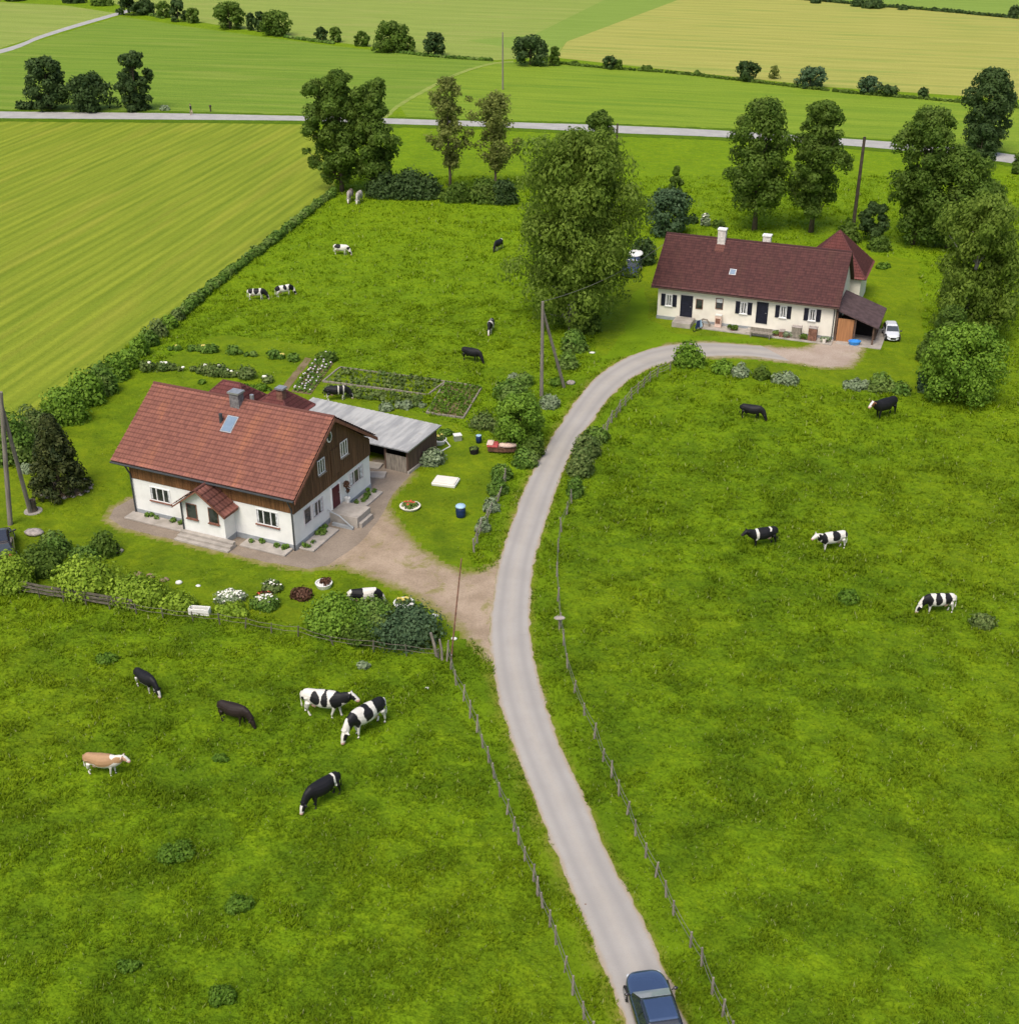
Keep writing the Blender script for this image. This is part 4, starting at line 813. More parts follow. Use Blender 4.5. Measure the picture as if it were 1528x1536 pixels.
# rear wing with hipped roofs seen over the ridge
def hip(name, x0, x1, y0, y1, ze, zr, m, parent, rid=.0, o=.35):
    x0 -= o; x1 += o; y0 -= o; y1 += o; xm, ym_ = (x0 + x1) / 2, (y0 + y1) / 2; r = rid / 2
    v = [(x0, y0, ze), (x1, y0, ze), (x1, y1, ze), (x0, y1, ze), (xm - r, ym_, zr), (xm + r, ym_, zr)]
    k = MB(); k.add([(a_, b_, c_ - .02) for a_, b_, c_ in v], [(0, 1, 5, 4), (1, 2, 5), (2, 3, 4, 5), (3, 0, 4), (3, 2, 1, 0)]) if rid else k.add([(a_, b_, c_ - .02) for a_, b_, c_ in v[:5]], [(0, 1, 4), (1, 2, 4), (2, 3, 4), (3, 0, 4), (3, 2, 1, 0)])
    b_ = k.build(name, M['redbrown'], parent)
    lf, lv = x1 - x0, math.hypot(ym_ - y0, zr - ze)
    def cl(L_, vv, rr): return lambda u_, v_: (v_ / vv) * ((L_ - rr) / 2) <= u_ <= L_ - (v_ / vv) * ((L_ - rr) / 2)
    slope('tiles', (x0, y0, ze), (1, 0, 0), (0, ym_ - y0, zr - ze), lf, lv, m, b_, clip=cl(lf, lv, rid), tu=.2, tv=.3)
    slope('tiles', (x1, y1, ze), (-1, 0, 0), (0, ym_ - y1, zr - ze), lf, lv, m, b_, clip=cl(lf, lv, rid), tu=.2, tv=.3)
    ls, lw = y1 - y0, math.hypot(xm - r - x0, zr - ze)
    slope('tiles', (x1, y0, ze), (0, 1, 0), (xm + r - x1, 0, zr - ze), ls, lw, m, b_, clip=cl(ls, lw, 0), tu=.2, tv=.3)
    slope('tiles', (x0, y1, ze), (0, -1, 0), (xm - r - x0, 0, zr - ze), ls, lw, m, b_, clip=cl(ls, lw, 0), tu=.2, tv=.3)
    rg = MB()
    for a_, b2 in ((0, 4), (1, 5), (2, 5), (3, 4)): p_, q_ = v[a_], v[b2]; rg.tube([(p_[0], p_[1], p_[2] + .05), (q_[0], q_[1], q_[2] + .06)], .09, 6)
    if rid: rg.tube([(v[4][0], v[4][1], zr + .05), (v[5][0], v[5][1], zr + .05)], .09, 6)
    rg.build('ridge', m, b_); return b_
MB().box(2.9, 6.0, LY + .05, LY + 3.0, -.1, 3.9).build('rear_wall', M['white'], fh)
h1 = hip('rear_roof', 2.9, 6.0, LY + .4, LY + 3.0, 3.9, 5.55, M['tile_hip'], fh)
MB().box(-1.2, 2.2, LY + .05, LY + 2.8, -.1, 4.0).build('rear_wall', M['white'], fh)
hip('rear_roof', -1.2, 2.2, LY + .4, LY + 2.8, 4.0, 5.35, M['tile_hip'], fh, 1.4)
c2 = MB().box(4.7, 5.2, LY + 1.0, LY + 1.5, 4.4, 5.75).build('chimney', M['rust'], h1); MB().box(4.62, 5.28, LY + .92, LY + 1.58, 5.75, 5.88).build('chimney_cap', M['metal'], c2)
# leafy pot and climber by the maroon door
tk = thing('potted_climber', 'thin dark-leaved climber in a pot right of the maroon door', 'plant', fh.matrix_world @ Vector((0, 0, 0)), 0)
R_ = Matrix.Rotation(RZL, 3, 'Z'); lp = R_ @ Vector((LX + .35, DOORY[1] + .45, 0)); tk.location = (HL[0] + lp.x, HL[1] + lp.y, DZ - .04)
MB().lathe((0, 0, 0), [(.14, 0), (.19, .3), (.21, .3), (.21, .34)], 12).build('pot', M['whitep'], tk)
MB().tube([(0, 0, .3), (.05, .03, .8), (-.02, .05, 1.25)], .02, 6).build('stem', M['bark'], tk); leaves('foliage', [(0, .05, 1.25, .2, .2, .28), (.05, 0, .85, .12, .12, .16)], 260, .09, L['brown'], tk)
# slabs leaning in the passage behind the gable
for i, (bx_, by_, lb) in enumerate([(560, 700, 'pale stone slab lying in the passage between house and shed'), (566, 714, 'second pale slab lying nearer the house corner'), ]):
    X, Y = G(bx_, by_); s_ = MB().box(-.6, .6, -.45, .45, 0, .14, .2 + i * .2).build('stone_slab', M['concrete'], bevel=.02); s_.location = (X, Y, .02); s_.rotation_euler = (0.06, 0, -.5); tag(s_, lb, 'slab', 'slabs in the passage')
# --- tin roofed shed
SO = G(612, 711); RZS = math.radians(-27.5)
sh = thing('open_shed', 'long low timber shed with grey sheet-metal roof behind the farmhouse', 'shed', (*SO, 0), RZS); SL_, SW = 10.8, 4.1; zf, zb = 1.95, 2.15
w_ = MB(); w_.box(-.1, 0, 0, SW, 0, zf - .05); w_.box(-SL_, -.101, SW - .1, SW, 0, zf); w_.box(-SL_, -SL_ + .1, .1, SW - .101, 0, zf - .05); w_.build('wall', M['shedwood'], sh)
MB().box(-SL_, -1.9, 1.9, 1.96, 0, zf - .02).build('shed_shade_sheet', M['dark'], sh)  # near-black sheet standing in for the shade inside the open shed
MB().box(-.03, .12, -.05, SW + .15, 0, .22).build('plinth', M['concrete'], sh)
MB().box(-1.85, -.105, .02, .08, .02, 1.25).build('half_door', M['oldwood'], sh)
w_ = MB()
for x in (-1.95, -4.2, -6.6, -9.4): MB().box(x, x + .13, .0, .13, 0, zf - .17).build('post', M['shedwood'], sh)
MB().box(-SL_, -.12, -.02, .1, zf - .16, zf - .06).build('beam', M['shedwood'], sh)
rfs = MB(); rfs.extr([(-SL_ - .3, -.35, zf - .02), (-SL_ - .3, SW + .25, zb - .02), (-SL_ - .3, SW + .25, zb - .08), (-SL_ - .3, -.35, zf - .08)], (SL_ + .6, 0, 0)); rr_ = rfs.build('roof', M['metal'], sh)
slope('roof_sheets', (-SL_ - .3, -.35, zf - .04), (1, 0, 0), (0, SW + .6, zb - zf), SL_ + .6, SW + .6, M['sheet'], rr_, tu=.42, tv=4.9, wave=.03, step=0)
# --- right long farmhouse
HR_ = (13.942, 114.62); RZR = math.radians(-21.46); RX, RY = 16.43, 8.5
rh = thing('long_farmhouse', 'long low cream farmhouse with maroon tiled roof and navy shutters', 'house', (*HR_, 0), RZR)
ze, zr = 3.2, 7.0; ry = RY / 2
MB().box(0, RX, 0, RY, .32, ze - .05).build('wall', M['cream'], rh)
MB().box(-.04, RX + .04, -.04, RY + .04, -.1, .318).build('plinth', M['plinth'], rh)
gw = MB()
for x in (.0, RX - .2): gw.extr([(x, 0.01, ze - .06), (x, RY - .01, ze - .06), (x, ry, zr - .16)], (.2, 0, 0))
gw.build('gable_wall', M['cream'], rh)
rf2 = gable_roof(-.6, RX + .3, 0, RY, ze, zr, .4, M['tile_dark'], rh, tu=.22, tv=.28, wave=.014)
MB().tube([(-.6, -.48, ze - .07), (RX + .3, -.48, ze - .07)], .06, 8).build('gutter', M['edgewood'], rh)
MB().tube([(RX - .12, -.4, ze - .1), (RX - .12, -.1, ze - .4), (RX - .12, -.1, .05)], .05, 8).build('downpipe', M['darkmetal'], rh)
RF = lambda p: frame_on(p, HR_, RZR, 'y', 0)
Z = lambda x, y: (920 + x / 3.183, 300 + y / 3.183)
def shutterwin(zx0, zy0, zx1, zy1, left, right):     # outer rectangle in zoom px (TL, BR), shutters fraction
    c_ = RF(Z(zx0, zy0)), RF(Z(zx1, zy1)); a0, a1 = c_[0][0], c_[1][0]; zm = RF(Z((zx0 + zx1) / 2, (zy0 + zy1) / 2))[1]; hgt = 1.15
    w_ = a1 - a0; z0, z1 = zm - hgt / 2, zm + hgt / 2
    window(rh, 'y', 0, -1, a0 + w_ * .28, a1 - w_ * .28, z0 + .05, z1 - .02, panes=2, curtain=.18, sill='frame')
    for q0, q1 in ((a0, a0 + w_ * .27), (a1 - w_ * .27, a1)):
        sb = MB(); sb.box(q0, q1, -.06, -.004, z0, z1)
        for k in range(8): sb.box(q0 + .04, q1 - .04, -.075, -.061, z0 + .08 + k * .13, z0 + .14 + k * .13)
        sb.build('shutter', M['navy'], rh)
shutterwin(229, 445, 300, 510, 1, 1); shutterwin(585, 480, 658, 550, 1, 1); shutterwin(775, 502, 845, 565, 1, 1); shutterwin(912, 516, 986, 580, 1, 1)
def ddoor(zx0, zx1, ztp, zbt, name='door', m='navy'):
    a0 = RF(Z(zx0, (ztp + zbt) / 2))[0]; a1 = RF(Z(zx1, (ztp + zbt) / 2))[0]; z1 = RF(Z((zx0 + zx1) / 2, ztp))[1]; z0 = max(.2, RF(Z((zx0 + zx1) / 2, zbt))[1])
    d_ = MB().box(a0, a1, -.07, -.045, z0, z1).build(name, M[m], rh)
    f_ = MB(); f_.box(a0 - .07, a0 - .002, -.09, -.042, z0, z1 + .07); f_.box(a1 + .002, a1 + .07, -.09, -.042, z0, z1 + .07); f_.box(a0 - .002, a1 + .002, -.09, -.042, z1 + .002, z1 + .07); f_.build('door_frame', M[m], d_)
    pn = MB(); n_ = 2
    for k in range(3): pn.box(a0 + .12, a1 - .12, -.082, -.071, z0 + .15 + k * (z1 - z0) / 3.1, z0 + .05 + (k + .9) * (z1 - z0) / 3.1)
    pn.build('door_panel', M[m], d_); MB().box(a1 - .16, a1 - .05, -.12, -.083, z0 + 1.0, z0 + 1.04).build('handle', M['metal'], d_)
    return a0, a1, z0, z1
D1 = ddoor(323, 374, 458, 556); D2 = ddoor(685, 733, 490, 588)
a0, a1 = RF(Z(393, 495))[0], RF(Z(427, 495))[0]; zc = RF(Z(410, 495))[1]; window(rh, 'y', 0, -1, a0, a1, zc - .5, zc + .45, panes=1, fr='rust', sill=None, fw=.05)
a0, a1 = RF(Z(487, 500))[0], RF(Z(523, 500))[0]; zc = RF(Z(505, 496))[1]; window(rh, 'y', 0, -1, a0, a1, zc - .5, zc + .55, panes=1, fr='rust', curtain=.0, sill=None, fw=.05)
MB().box(a0 + .06, a1 - .06, -.045, -.02, zc + .15, zc + .5).build('roller_blind', M['curtain'], rh)
MB().box(D1[0] - .35, D1[1] + .4, -1.9, -.05, 0, D1[2] - .02, taper=.0).build('door_step', M['concrete'], rh, bevel=.03)
MB().box(D2[0] - .7, D2[1] + .9, -1.3, -.05, 0, .24).build('door_step', M['concrete'], rh, bevel=.03)
MB().box(D1[1] + .8, RX + .1, -1.45, -.05, 0, .09).build('terrace', M['concrete'], rh)
for zx, zt, lbl in ((518, 160, 'tall'), (727, 167, 'short')):
    cx = frame_on(Z(zx, 200), HR_, RZR, 'y', ry - .1)[0]; top = zr + (.95 if lbl == 'tall' else .6); yo = ry - .25 if lbl == 'tall' else ry + .45
    c_ = MB().box(cx - .36, cx + .36, yo - .3, yo + .3, zr - .8, top).build('chimney', M['chimwhite'], rf2)
    MB().box(cx - .42, cx + .42, yo - .36, yo + .36, top, top + .12).build('chimney_cap', M['frame'], c_)
    if lbl == 'tall':
        n = Vector((0, -(zr - ze), ry + .4)).normalized(); k = (zr - ze) / (ry + .4); y1 = yo - .32; y2 = yo - .95
        MB().extr([(cx - .42, y2, ze + k * (y2 + .4) + .085), (cx + .42, y2, ze + k * (y2 + .4) + .085), (cx + .42, y1, ze + k * (y1 + .4) + .085), (cx - .42, y1, ze + k * (y1 + .4) + .085)], n * .02).build('flashing', M['tile_red'], c_)
skylight(Z(571, 332), Z(568, 360), HR_, RZR, ze, .4, ry, zr, rf2, .62)
# lean-to
lt = MB(); lx0, lx1 = RX + .05, RX + 3.9; ly0, ly1 = -.35, 5.6; z0, z1 = 3.05, 1.75
lt.extr([(lx0, ly0, z0), (lx1, ly0, z1), (lx1, ly0, z1 - .12), (lx0, ly0, z0 - .12)], (0, ly1 - ly0, 0)); lt.build('lean_to_roof', M['leanroof'], rh)
ll = MB(); ll.box(RX + .1, lx1 - .35, ly1 - .4, ly1 - .3, 0, 1.9); ll.box(lx1 - .45, lx1 - .34, 1.2, ly1 - .401, 0, 1.62)
for x, zz in ((RX + .1, 2.75), (RX + 1.75, 2.2), (lx1 - .5, 1.62)): MB().box(x, x + .14, -.1, .04, 0, zz).build('lean_to_post', M['shedwood'], rh)
ll.build('lean_to_wall', M['shedwood'], rh); MB().box(RX + .3, lx1 - .5, 2.2, 2.25, 0, 1.7).build('lean_to_shade_sheet', M['dark'], rh)  # the near-black sheet paints the shade in the lean-to opening
MB().box(RX + .3, RX + 1.7, -.09, -.02, .03, 2.15).build('lean_to_door', M['orangewood'], rh)
MB().box(RX + .4, lx1 + .45, -.9, 4.6, 0, .05).build('lean_to_slab', M['concrete'], rh)
ty_ = thing('pyramid_roof_outbuilding', 'small outbuilding with dull red pyramid roof behind the long farmhouse', 'outbuilding', (*HR_, 0), RZR)
ow = MB().box(11.6, 17.3, RY + 1.2, RY + 6.7, -.1, 3.0); ow.build('wall', M['cream'], ty_)
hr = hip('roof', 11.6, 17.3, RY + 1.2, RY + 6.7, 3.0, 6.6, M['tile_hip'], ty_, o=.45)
n_ = MB(); n_.box(13.4, 14.0, RY + 2.3, RY + 3.2, 4.2, 5.0); dm = n_.build('dormer', M['frame'], hr); MB().box(13.5, 13.9, RY + 2.28, RY + 2.299, 4.35, 4.9).build('pane', M['glass'], dm)
# ------------------------------------------------------------------ cattle
def cow_base(graze, stride, seed):
    b = MB()
    sp = [(-1.12, 1.14, .10, .12), (-1.06, 1.10, .22, .26), (-.88, 1.08, .27, .33), (-.55, 1.03, .32, .38), (-.15, .97, .41, .45), (.2, .98, .39, .45), (.5, 1.02, .33, .43), (.72, 1.06, .25, .38)]
    if graze: sp += [(.90, .98, .19, .31), (1.06, .80, .16, .25), (1.18, .60, .14, .20)]; hd = [(1.14, .64, .11, .16), (1.21, .52, .16, .17), (1.27, .38, .15, .16), (1.33, .22, .11, .12), (1.37, .10, .10, .10), (1.38, .04, .07, .07)]
    else: sp += [(.90, 1.14, .19, .31), (1.08, 1.25, .16, .25), (1.20, 1.31, .14, .20)]; hd = [(1.16, 1.34, .11, .16), (1.27, 1.34, .16, .17), (1.37, 1.29, .15, .16), (1.52, 1.18, .11, .12), (1.62, 1.10, .10, .10), (1.66, 1.07, .07, .07)]
    b.tube([(x, 0, z) for x, z, _, _ in sp], [(ry_, rz_) for _, _, ry_, rz_ in sp], 14)
    b.tube([(x, 0, z) for x, z, _, _ in hd], [(ry_, rz_) for _, _, ry_, rz_ in hd], 12)
    hx, hz = hd[1][0], hd[1][1]
    for s_ in (1, -1):
        b.tube([(hx, .08 * s_, hz + .08), (hx - .02, .20 * s_, hz + .09), (hx - .03, .31 * s_, hz + .03)], [.04, .065, .03], 6)      # ears
        b.tube([(hx + .02, .05 * s_, hz + .11), (hx + .02, .12 * s_, hz + .2), (hx + .05, .14 * s_, hz + .27)], [.035, .03, .022], 6)
        f = stride * s_
        b.tube([(.52, .15 * s_, 1.0), (.54 + f * .2, .17 * s_, .72), (.52 + f * .6, .16 * s_, .46), (.50 + f, .15 * s_, .2), (.50 + f * 1.1, .15 * s_, .06), (.55 + f * 1.1, .15 * s_, 0)], [.14, .105, .07, .05, .055, .065], 8)
        f = -stride * s_
        b.tube([(-.85, .15 * s_, 1.05), (-.80 + f * .2, .18 * s_, .78), (-.92 + f * .5, .17 * s_, .46), (-.93 + f * .8, .16 * s_, .22), (-.90 + f, .16 * s_, .06), (-.85 + f, .16 * s_, 0)], [.21, .16, .075, .05, .055, .065], 8)
    b.ball((-.52, 0, .60), (.20, .15, .14), 10, 7)
    for s_ in (1, -1): b.tube([(-.50, .06 * s_, .5), (-.50, .07 * s_, .42)], [.028, .022], 6)
    b.tube([(-1.10, 0, 1.26), (-1.20, .02, 1.05), (-1.19, .04, .72), (-1.17, .05, .45), (-1.17, .05, .34)], [.035, .03, .026, .05, .03], 6)
    o = b.build('tmp', M['navy']); r = o.modifiers.new('r', 'REMESH'); r.mode = 'VOXEL'; r.voxel_size = .030; r.use_smooth_shade = True
    sm = o.modifiers.new('s', 'SMOOTH'); sm.iterations = 2; sm.factor = .5
    dg = bpy.context.evaluated_depsgraph_get(); me = bpy.data.meshes.new_from_object(o.evaluated_get(dg)); bpy.data.objects.remove(o)
    me.polygons.foreach_set('use_smooth', [True] * len(me.polygons)); return me, (hd[2][0], hd[2][1]), (hd[4][0], hd[4][1])
BASES = {(g_, s_): cow_base(g_, s_, 1) for g_ in (0, 1) for s_ in (.07, .17)}
t = newmat('cow_hide'); at = t.new('ShaderNodeAttribute'); at.attribute_name = 'hide'; p_ = t.pos(True)
c = t.mix(t.ramp(t.noise(p_, 6, 3), .35, .7, 0, .25), at.outputs['Color'], t.mix(1., at.outputs['Color'], (.7, .65, .58), 'MULTIPLY'))
t.out(c, .6, t.noise(p_, 40, 2), .15, .01, .3); HIDE = t.m
BLK, WHT, PNK, TAN, BRN, DKB = (.010, .0095, .012), (.70, .67, .62), (.60, .36, .32), (.42, .20, .10), (.17, .075, .035), (.022, .014, .012)
def cow(label, rump, head, graze, blobs=None, base=WHT, col=BLK, headc=None, blaze=WHT, legs=WHT, white=None, stride=.07, size=None, udder=PNK, length=None, belly=None, seed=0):
    """rump, head: pixels of the tail head and of the muzzle"""
    me0, hc, mz = BASES[(graze, stride)]
    ra = Vector(G(*rump, 1.2)); hb = Vector(G(*head, .15 if graze else 1.15)); d = hb - ra; ml = mz[0] + 1.12
    sc_ = min(1.32, max(.82, d.length / ml)) if not size else size
    yaw = math.atan2(d.y, d.x); me = me0.copy(); n = len(me.vertices)
    co = np.empty(n * 3, np.float32); me.vertices.foreach_get('co', co); co = co.reshape(-1, 3)
    col_ = np.ones((n, 4), np.float32); top = base; NZ = [mnoise.noise(Vector((float(v_[0]) * 3 + seed * 7.3, float(v_[1]) * 3, float(v_[2]) * 3))) for v_ in co]
    for i in range(n):
        x, y, z = co[i]; nz = NZ[i]; c_ = base
        for (bx_, bz, rx_, rz_, side) in (blobs or []):
            if side and y * side < -.04: continue
            if ((x - bx_) / rx_) ** 2 + ((z - bz) / rz_) ** 2 + nz * .55 < 1: c_ = col
        for (x0, x1, zl) in (white or []):
            if x0 + nz * .08 < x < x1 + nz * .08 and z > zl: c_ = WHT
        if z < .62 + nz * .1 and -1.14 < x < .8 and legs is not None: c_ = legs
        if belly is not None and z < .74 + nz * .12 and z > .5 and -.8 < x < .5: c_ = belly
        if ((x + .52) / .24) ** 2 + (y / .17) ** 2 + ((z - .56) / .18) ** 2 < 1 and udder: c_ = udder
        ishead = (x > 1.10 and z < .60) if graze else (x > 1.24 and z > .9)
        if ishead:
            c_ = headc or col
            if blaze is not None and abs(y) < .09 and ((z > hc[1] - .06) if not graze else (x > hc[0] - .02)): c_ = blaze
            m_ = ((x - mz[0]) ** 2 + (z - mz[1]) ** 2) ** .5
            if m_ < .17: c_ = blaze if blaze is not None else c_
            if m_ < .10: c_ = PNK if blaze is not None else (.03, .02, .02)
        if z < .06 and abs(y) > .05: c_ = (.05, .04, .03)
        if x < -1.15 and z < .5: c_ = legs if legs is not None else c_
        col_[i, :3] = c_
    a = me.color_attributes.new('hide', 'FLOAT_COLOR', 'POINT'); a.data.foreach_set('color', col_.ravel())
    me.materials.clear(); me.materials.append(HIDE)
    o = bpy.data.objects.new('cow', me); COL.objects.link(o)
    u_ = Vector((math.cos(yaw), math.sin(yaw))); mid = (ra + hb) / 2 - u_ * ((mz[0] - 1.12) / 2 * sc_)
    o.location = (mid.x, mid.y, -.01); o.rotation_euler = (0, 0, yaw); o.scale = (sc_, sc_ * .97, sc_)
    tag(o, label, 'cow', 'cattle on the pastures'); return o
HOL = [(-.75, 1.2, .28, .35, 0), (-.05, 1.2, .32, .38, 0), (.75, 1.05, .28, .5, 0), (1.1, 1.2, .3, .3, 0), (1.1, .8, .25, .3, 0)]
BLKALL = [(0, 1, 9, 9, 0)]
cow('black grazing cow with white belly and white face, farthest left of the near herd', (205, 1000), (236, 1042), 1, BLKALL, legs=WHT, belly=WHT, seed=1)
cow('dark brown-black grazing cow in the middle left of the near herd', (326, 1049), (382, 1090), 1, BLKALL, col=DKB, legs=None, blaze=None, udder=None, seed=2)
cow('white cow with black patches and black neck, standing and looking at its neighbour', (452, 1041), (538, 1053), 0, [(-.98, 1.0, .1, .12, 0), (-.38, 1.08, .26, .3, 0), (.08, 1.05, .17, .36, 0), (.62, 1.05, .27, .38, 0), (1.05, 1.25, .38, .3, 0)], seed=3, stride=.17)
cow('white cow with big black patches grazing downhill beside the standing spotted cow', (576, 1051), (514, 1114), 1, [(-.68, 1.2, .34, .36, 0), (.06, 1.15, .26, .30, 0), (.15, .9, .1, .1, 0), (.80, .95, .27, .5, 0)], seed=4)
cow('big black grazing cow with one cream band over the rump, nearest of the herd', (508, 1157), (452, 1219), 1, BLKALL, legs=None, white=[(-.74, -.62, .6)], udder=None, seed=5)
cow('small tan and white cow standing alone at the left', (127, 1129), (190, 1137), 0, [(-.95, 1.15, .3, .3, 0), (-.2, 1.2, .95, .40, 0), (1.0, 1.25, .35, .2, 0)], col=(.40, .24, .13), headc=(.5, .3, .2), seed=6, size=.86)
cow('black cow with white shoulder band standing left of the spotted cow on the right pasture', (1166, 790), (1113, 800), 0, BLKALL, legs=BLK, white=[(.42, .60, .6), (-.55, -.42, 1.2)], blaze=None, seed=7)
cow('white and black cow with white head right of the black banded cow', (1270, 796), (1218, 806), 0, [(-1.05, 1.1, .13, .35, 0), (-.15, 1.15, .33, .33, 0), (.72, 1.0, .22, .45, 0), (1.1, 1.2, .22, .3, 0)], headc=WHT, seed=8)
cow('white cow with three black saddle patches grazing at the right side', (1434, 891), (1374, 917), 1, [(-.55, 1.1, .24, .42, 0), (.1, 1.15, .22, .4, 0), (.80, .95, .32, .55, 0)], seed=9)
cow('black cow grazing below the driveway of the long farmhouse', (1111, 604), (1149, 629), 1, BLKALL, legs=BLK, blaze=None, udder=None, seed=10)
cow('black cow with brown head standing near the big bright round tree', (1344, 599), (1303, 613), 0, BLKALL, legs=None, headc=BRN, udder=None, seed=11)
cow('solid black cow grazing between garden and giant birch', (693, 519), (725, 543), 1, BLKALL, legs=None, blaze=None, udder=None, seed=12)
cow('white and black cow grazing towards the viewer near the giant birch', (738, 475), (733, 501), 1, HOL, seed=13)
cow('small black cow walking away near the left edge of the giant birch', (750, 357), (743, 375), 1, BLKALL, legs=(.3, .3, .3), white=[(-1.2, -.7, 1.25)], blaze=None, udder=None, seed=14)
cow('white and black cow grazing alone in the far middle of the pasture', (502, 365), (525, 381), 1, [(-.45, 1.2, .45, .25, 0), (1.0, 1.0, .2, .2, 0)], seed=15)
cow('spotted cow grazing by the hedge, left of the pair', (371, 432), (403, 447), 1, HOL, seed=16)
cow('spotted cow beside the grazing one by the hedge, right of the pair', (415, 428), (441, 440), 1, [(-.9, 1.15, .3, .35, 0), (.0, 1.2, .22, .3, 0), (.8, 1.05, .35, .45, 0)], seed=17)
cow('grey-brown and white cow facing out under the tall tree at the hedge corner', (527, 284), (522, 304), 1, [(-.3, 1.1, .5, .4, 0)], col=(.16, .12, .10), headc=(.3, .26, .22), legs=(.3, .27, .24), seed=18, base=(.34, .30, .27))
cow('pale white cow under the tall tree at the hedge corner', (541, 286), (535, 306), 1, [(.4, 1.1, .2, .3, 0)], col=(.2, .18, .17), headc=(.4, .37, .33), legs=(.4, .37, .33), seed=19, base=(.42, .39, .36))
cow('black cow with white stripes grazing in the vegetable garden behind the shed', (487, 580), (529, 596), 1, BLKALL, legs=WHT, white=[(.05, .16, .6), (.55, .64, .6)], blaze=WHT, seed=20)
cow('black and white cow half hidden behind the bushes of the front garden', (521, 885), (578, 904), 1, [(-.5, 1.15, .42, .5, 0), (.95, .95, .35, .5, 0)], seed=21)
# ------------------------------------------------------------------ vehicles
def car(name, label, loc, yaw, Lc=4.4, Wc=1.78, Hc=1.45, paint='carnavy', roof=None, screen='carglass', hatch=False, cat='car', sides=None):
    th_ = thing(name, label, cat, (*loc, 0), yaw); h = Wc / 2; zs = .62 * Hc
    X = [-Lc / 2, -Lc / 2 + .10, -Lc / 2 + .4, -Lc * .25, 0, Lc * .2, Lc / 2 - .80, Lc / 2 - .40, Lc / 2 - .14, Lc / 2 - .01]
    WX = [.60, .86, .98, 1, 1, 1, .98, .90, .72, .40]; ZT = [zs * .82, zs * .97, zs, zs, zs, zs * .99, zs * .93, zs * .86, zs * .76, zs * .58]
    ring = [(-1, .30), (-1, .62), (-.97, .86), (-.86, .985), (-.5, 1.02), (0, 1.03), (.5, 1.02), (.86, .985), (.97, .86), (1, .62), (1, .30), (.9, .22), (0, .20), (-.9, .22)]
    vs = []
    for x, wx, zt in zip(X, WX, ZT):
        for y, q in ring: vs.append((x - (.10 if abs(y) > .9 else 0) * (1 if x > Lc / 2 - .3 else 0), y * h * wx, q * zt if q > .35 else q))
    n = len(ring); fs = [(i * n + k, (i + 1) * n + k, (i + 1) * n + (k + 1) % n, i * n + (k + 1) % n) for i in range(len(X) - 1) for k in range(n)]
    fs += [tuple(range(n)), tuple((len(X) - 1) * n + k for k in range(n - 1, -1, -1))]
    b = MB(); b.add(vs, [f[::-1] for f in fs]); body = b.build('body', M[paint], th_, True)
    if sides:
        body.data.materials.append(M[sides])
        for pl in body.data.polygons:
            if abs(pl.normal.z) < .62 or pl.center.z < zs * .5: pl.material_index = 1  # upright and low faces take the shade-painted copy
    sm = body.modifiers.new('s', 'SUBSURF'); sm.levels = 1; sm.render_levels = 2
    # greenhouse
    xb0, xb1 = (-Lc / 2 + (.22 if hatch else .75)), Lc * .21; xt0, xt1 = (-Lc / 2 + (.5 if hatch else 1.25)), Lc * .03; wb, wt = h * .93, h * .74; zr_ = Hc
    def quad(mb, a_, b_, c_, d_, th=.02, nrm=None):
        a_, b_, c_, d_ = map(Vector, (a_, b_, c_, d_)); nn = (b_ - a_).cross(d_ - a_).normalized()
        mb.extr([a_, b_, c_, d_], nn * th)
    cbn = MB(); cbn.add([(xb0, -wb, zs - .02), (xb1, -wb, zs - .02), (xb1, wb, zs - .02), (xb0, wb, zs - .02), (xt0, -wt, zr_ - .03), (xt1, -wt, zr_ - .03), (xt1, wt, zr_ - .03), (xt0, wt, zr_ - .03)], [(4, 5, 6, 7), (0, 1, 5, 4), (1, 2, 6, 5), (2, 3, 7, 6), (3, 0, 4, 7)])
    cb_ = cbn.build('cabin', M[sides or paint], th_); bv = cb_.modifiers.new('b', 'BEVEL'); bv.width = .13; bv.segments = 4
    B = [Vector(v_) for v_ in ((xb0, -wb, zs), (xb1, -wb, zs), (xb1, wb, zs), (xb0, wb, zs))]; T = [Vector(v_) for v_ in ((xt0, -wt, zr_ - .03), (xt1, -wt, zr_ - .03), (xt1, wt, zr_ - .03), (xt0, wt, zr_ - .03))]
    def pane(i, j, name_, m_, s0, s1, t0=.06, t1=.86):
        lo = lambda s_: B[i].lerp(B[j], s_); hi = lambda s_: T[i].lerp(T[j], s_)
        q = [lo(s0).lerp(hi(s0), t0), lo(s1).lerp(hi(s1), t0), lo(s1).lerp(hi(s1), t1), lo(s0).lerp(hi(s0), t1)]
        mb = MB(); quad(mb, *q, th=.012); mb.build(name_, M[m_], th_)
    pane(1, 2, 'windscreen', screen, .05, .95); pane(3, 0, 'rear_window', 'carglass', .07, .93)
    for i, j in ((0, 1), (2, 3)): pane(i, j, 'side_window', 'carglass', .06, .47); pane(i, j, 'side_window', 'carglass', .51, .94)
    rp_ = MB(); rp_.box(xt0 + .05, xt1 - .03, -wt + .05, wt - .05, zr_ - .09, zr_ + .03, taper=.06); rp_.build('roof', M[roof or paint], th_, bevel=.05)
    for sx in (Lc * .31, -Lc * .30):
        for s_ in (1, -1):
            y1 = s_ * (h - .06); w_ = MB(); w_.tube([(sx, y1 - .1 * s_, .31), (sx, y1 + .075 * s_, .31)], .31, 20); wh = w_.build('wheel', M['rubber'], th_)
            MB().tube([(sx, y1 + .075 * s_, .31), (sx, y1 + .09 * s_, .31)], .20, 16).build('rim', M['rim'], wh)
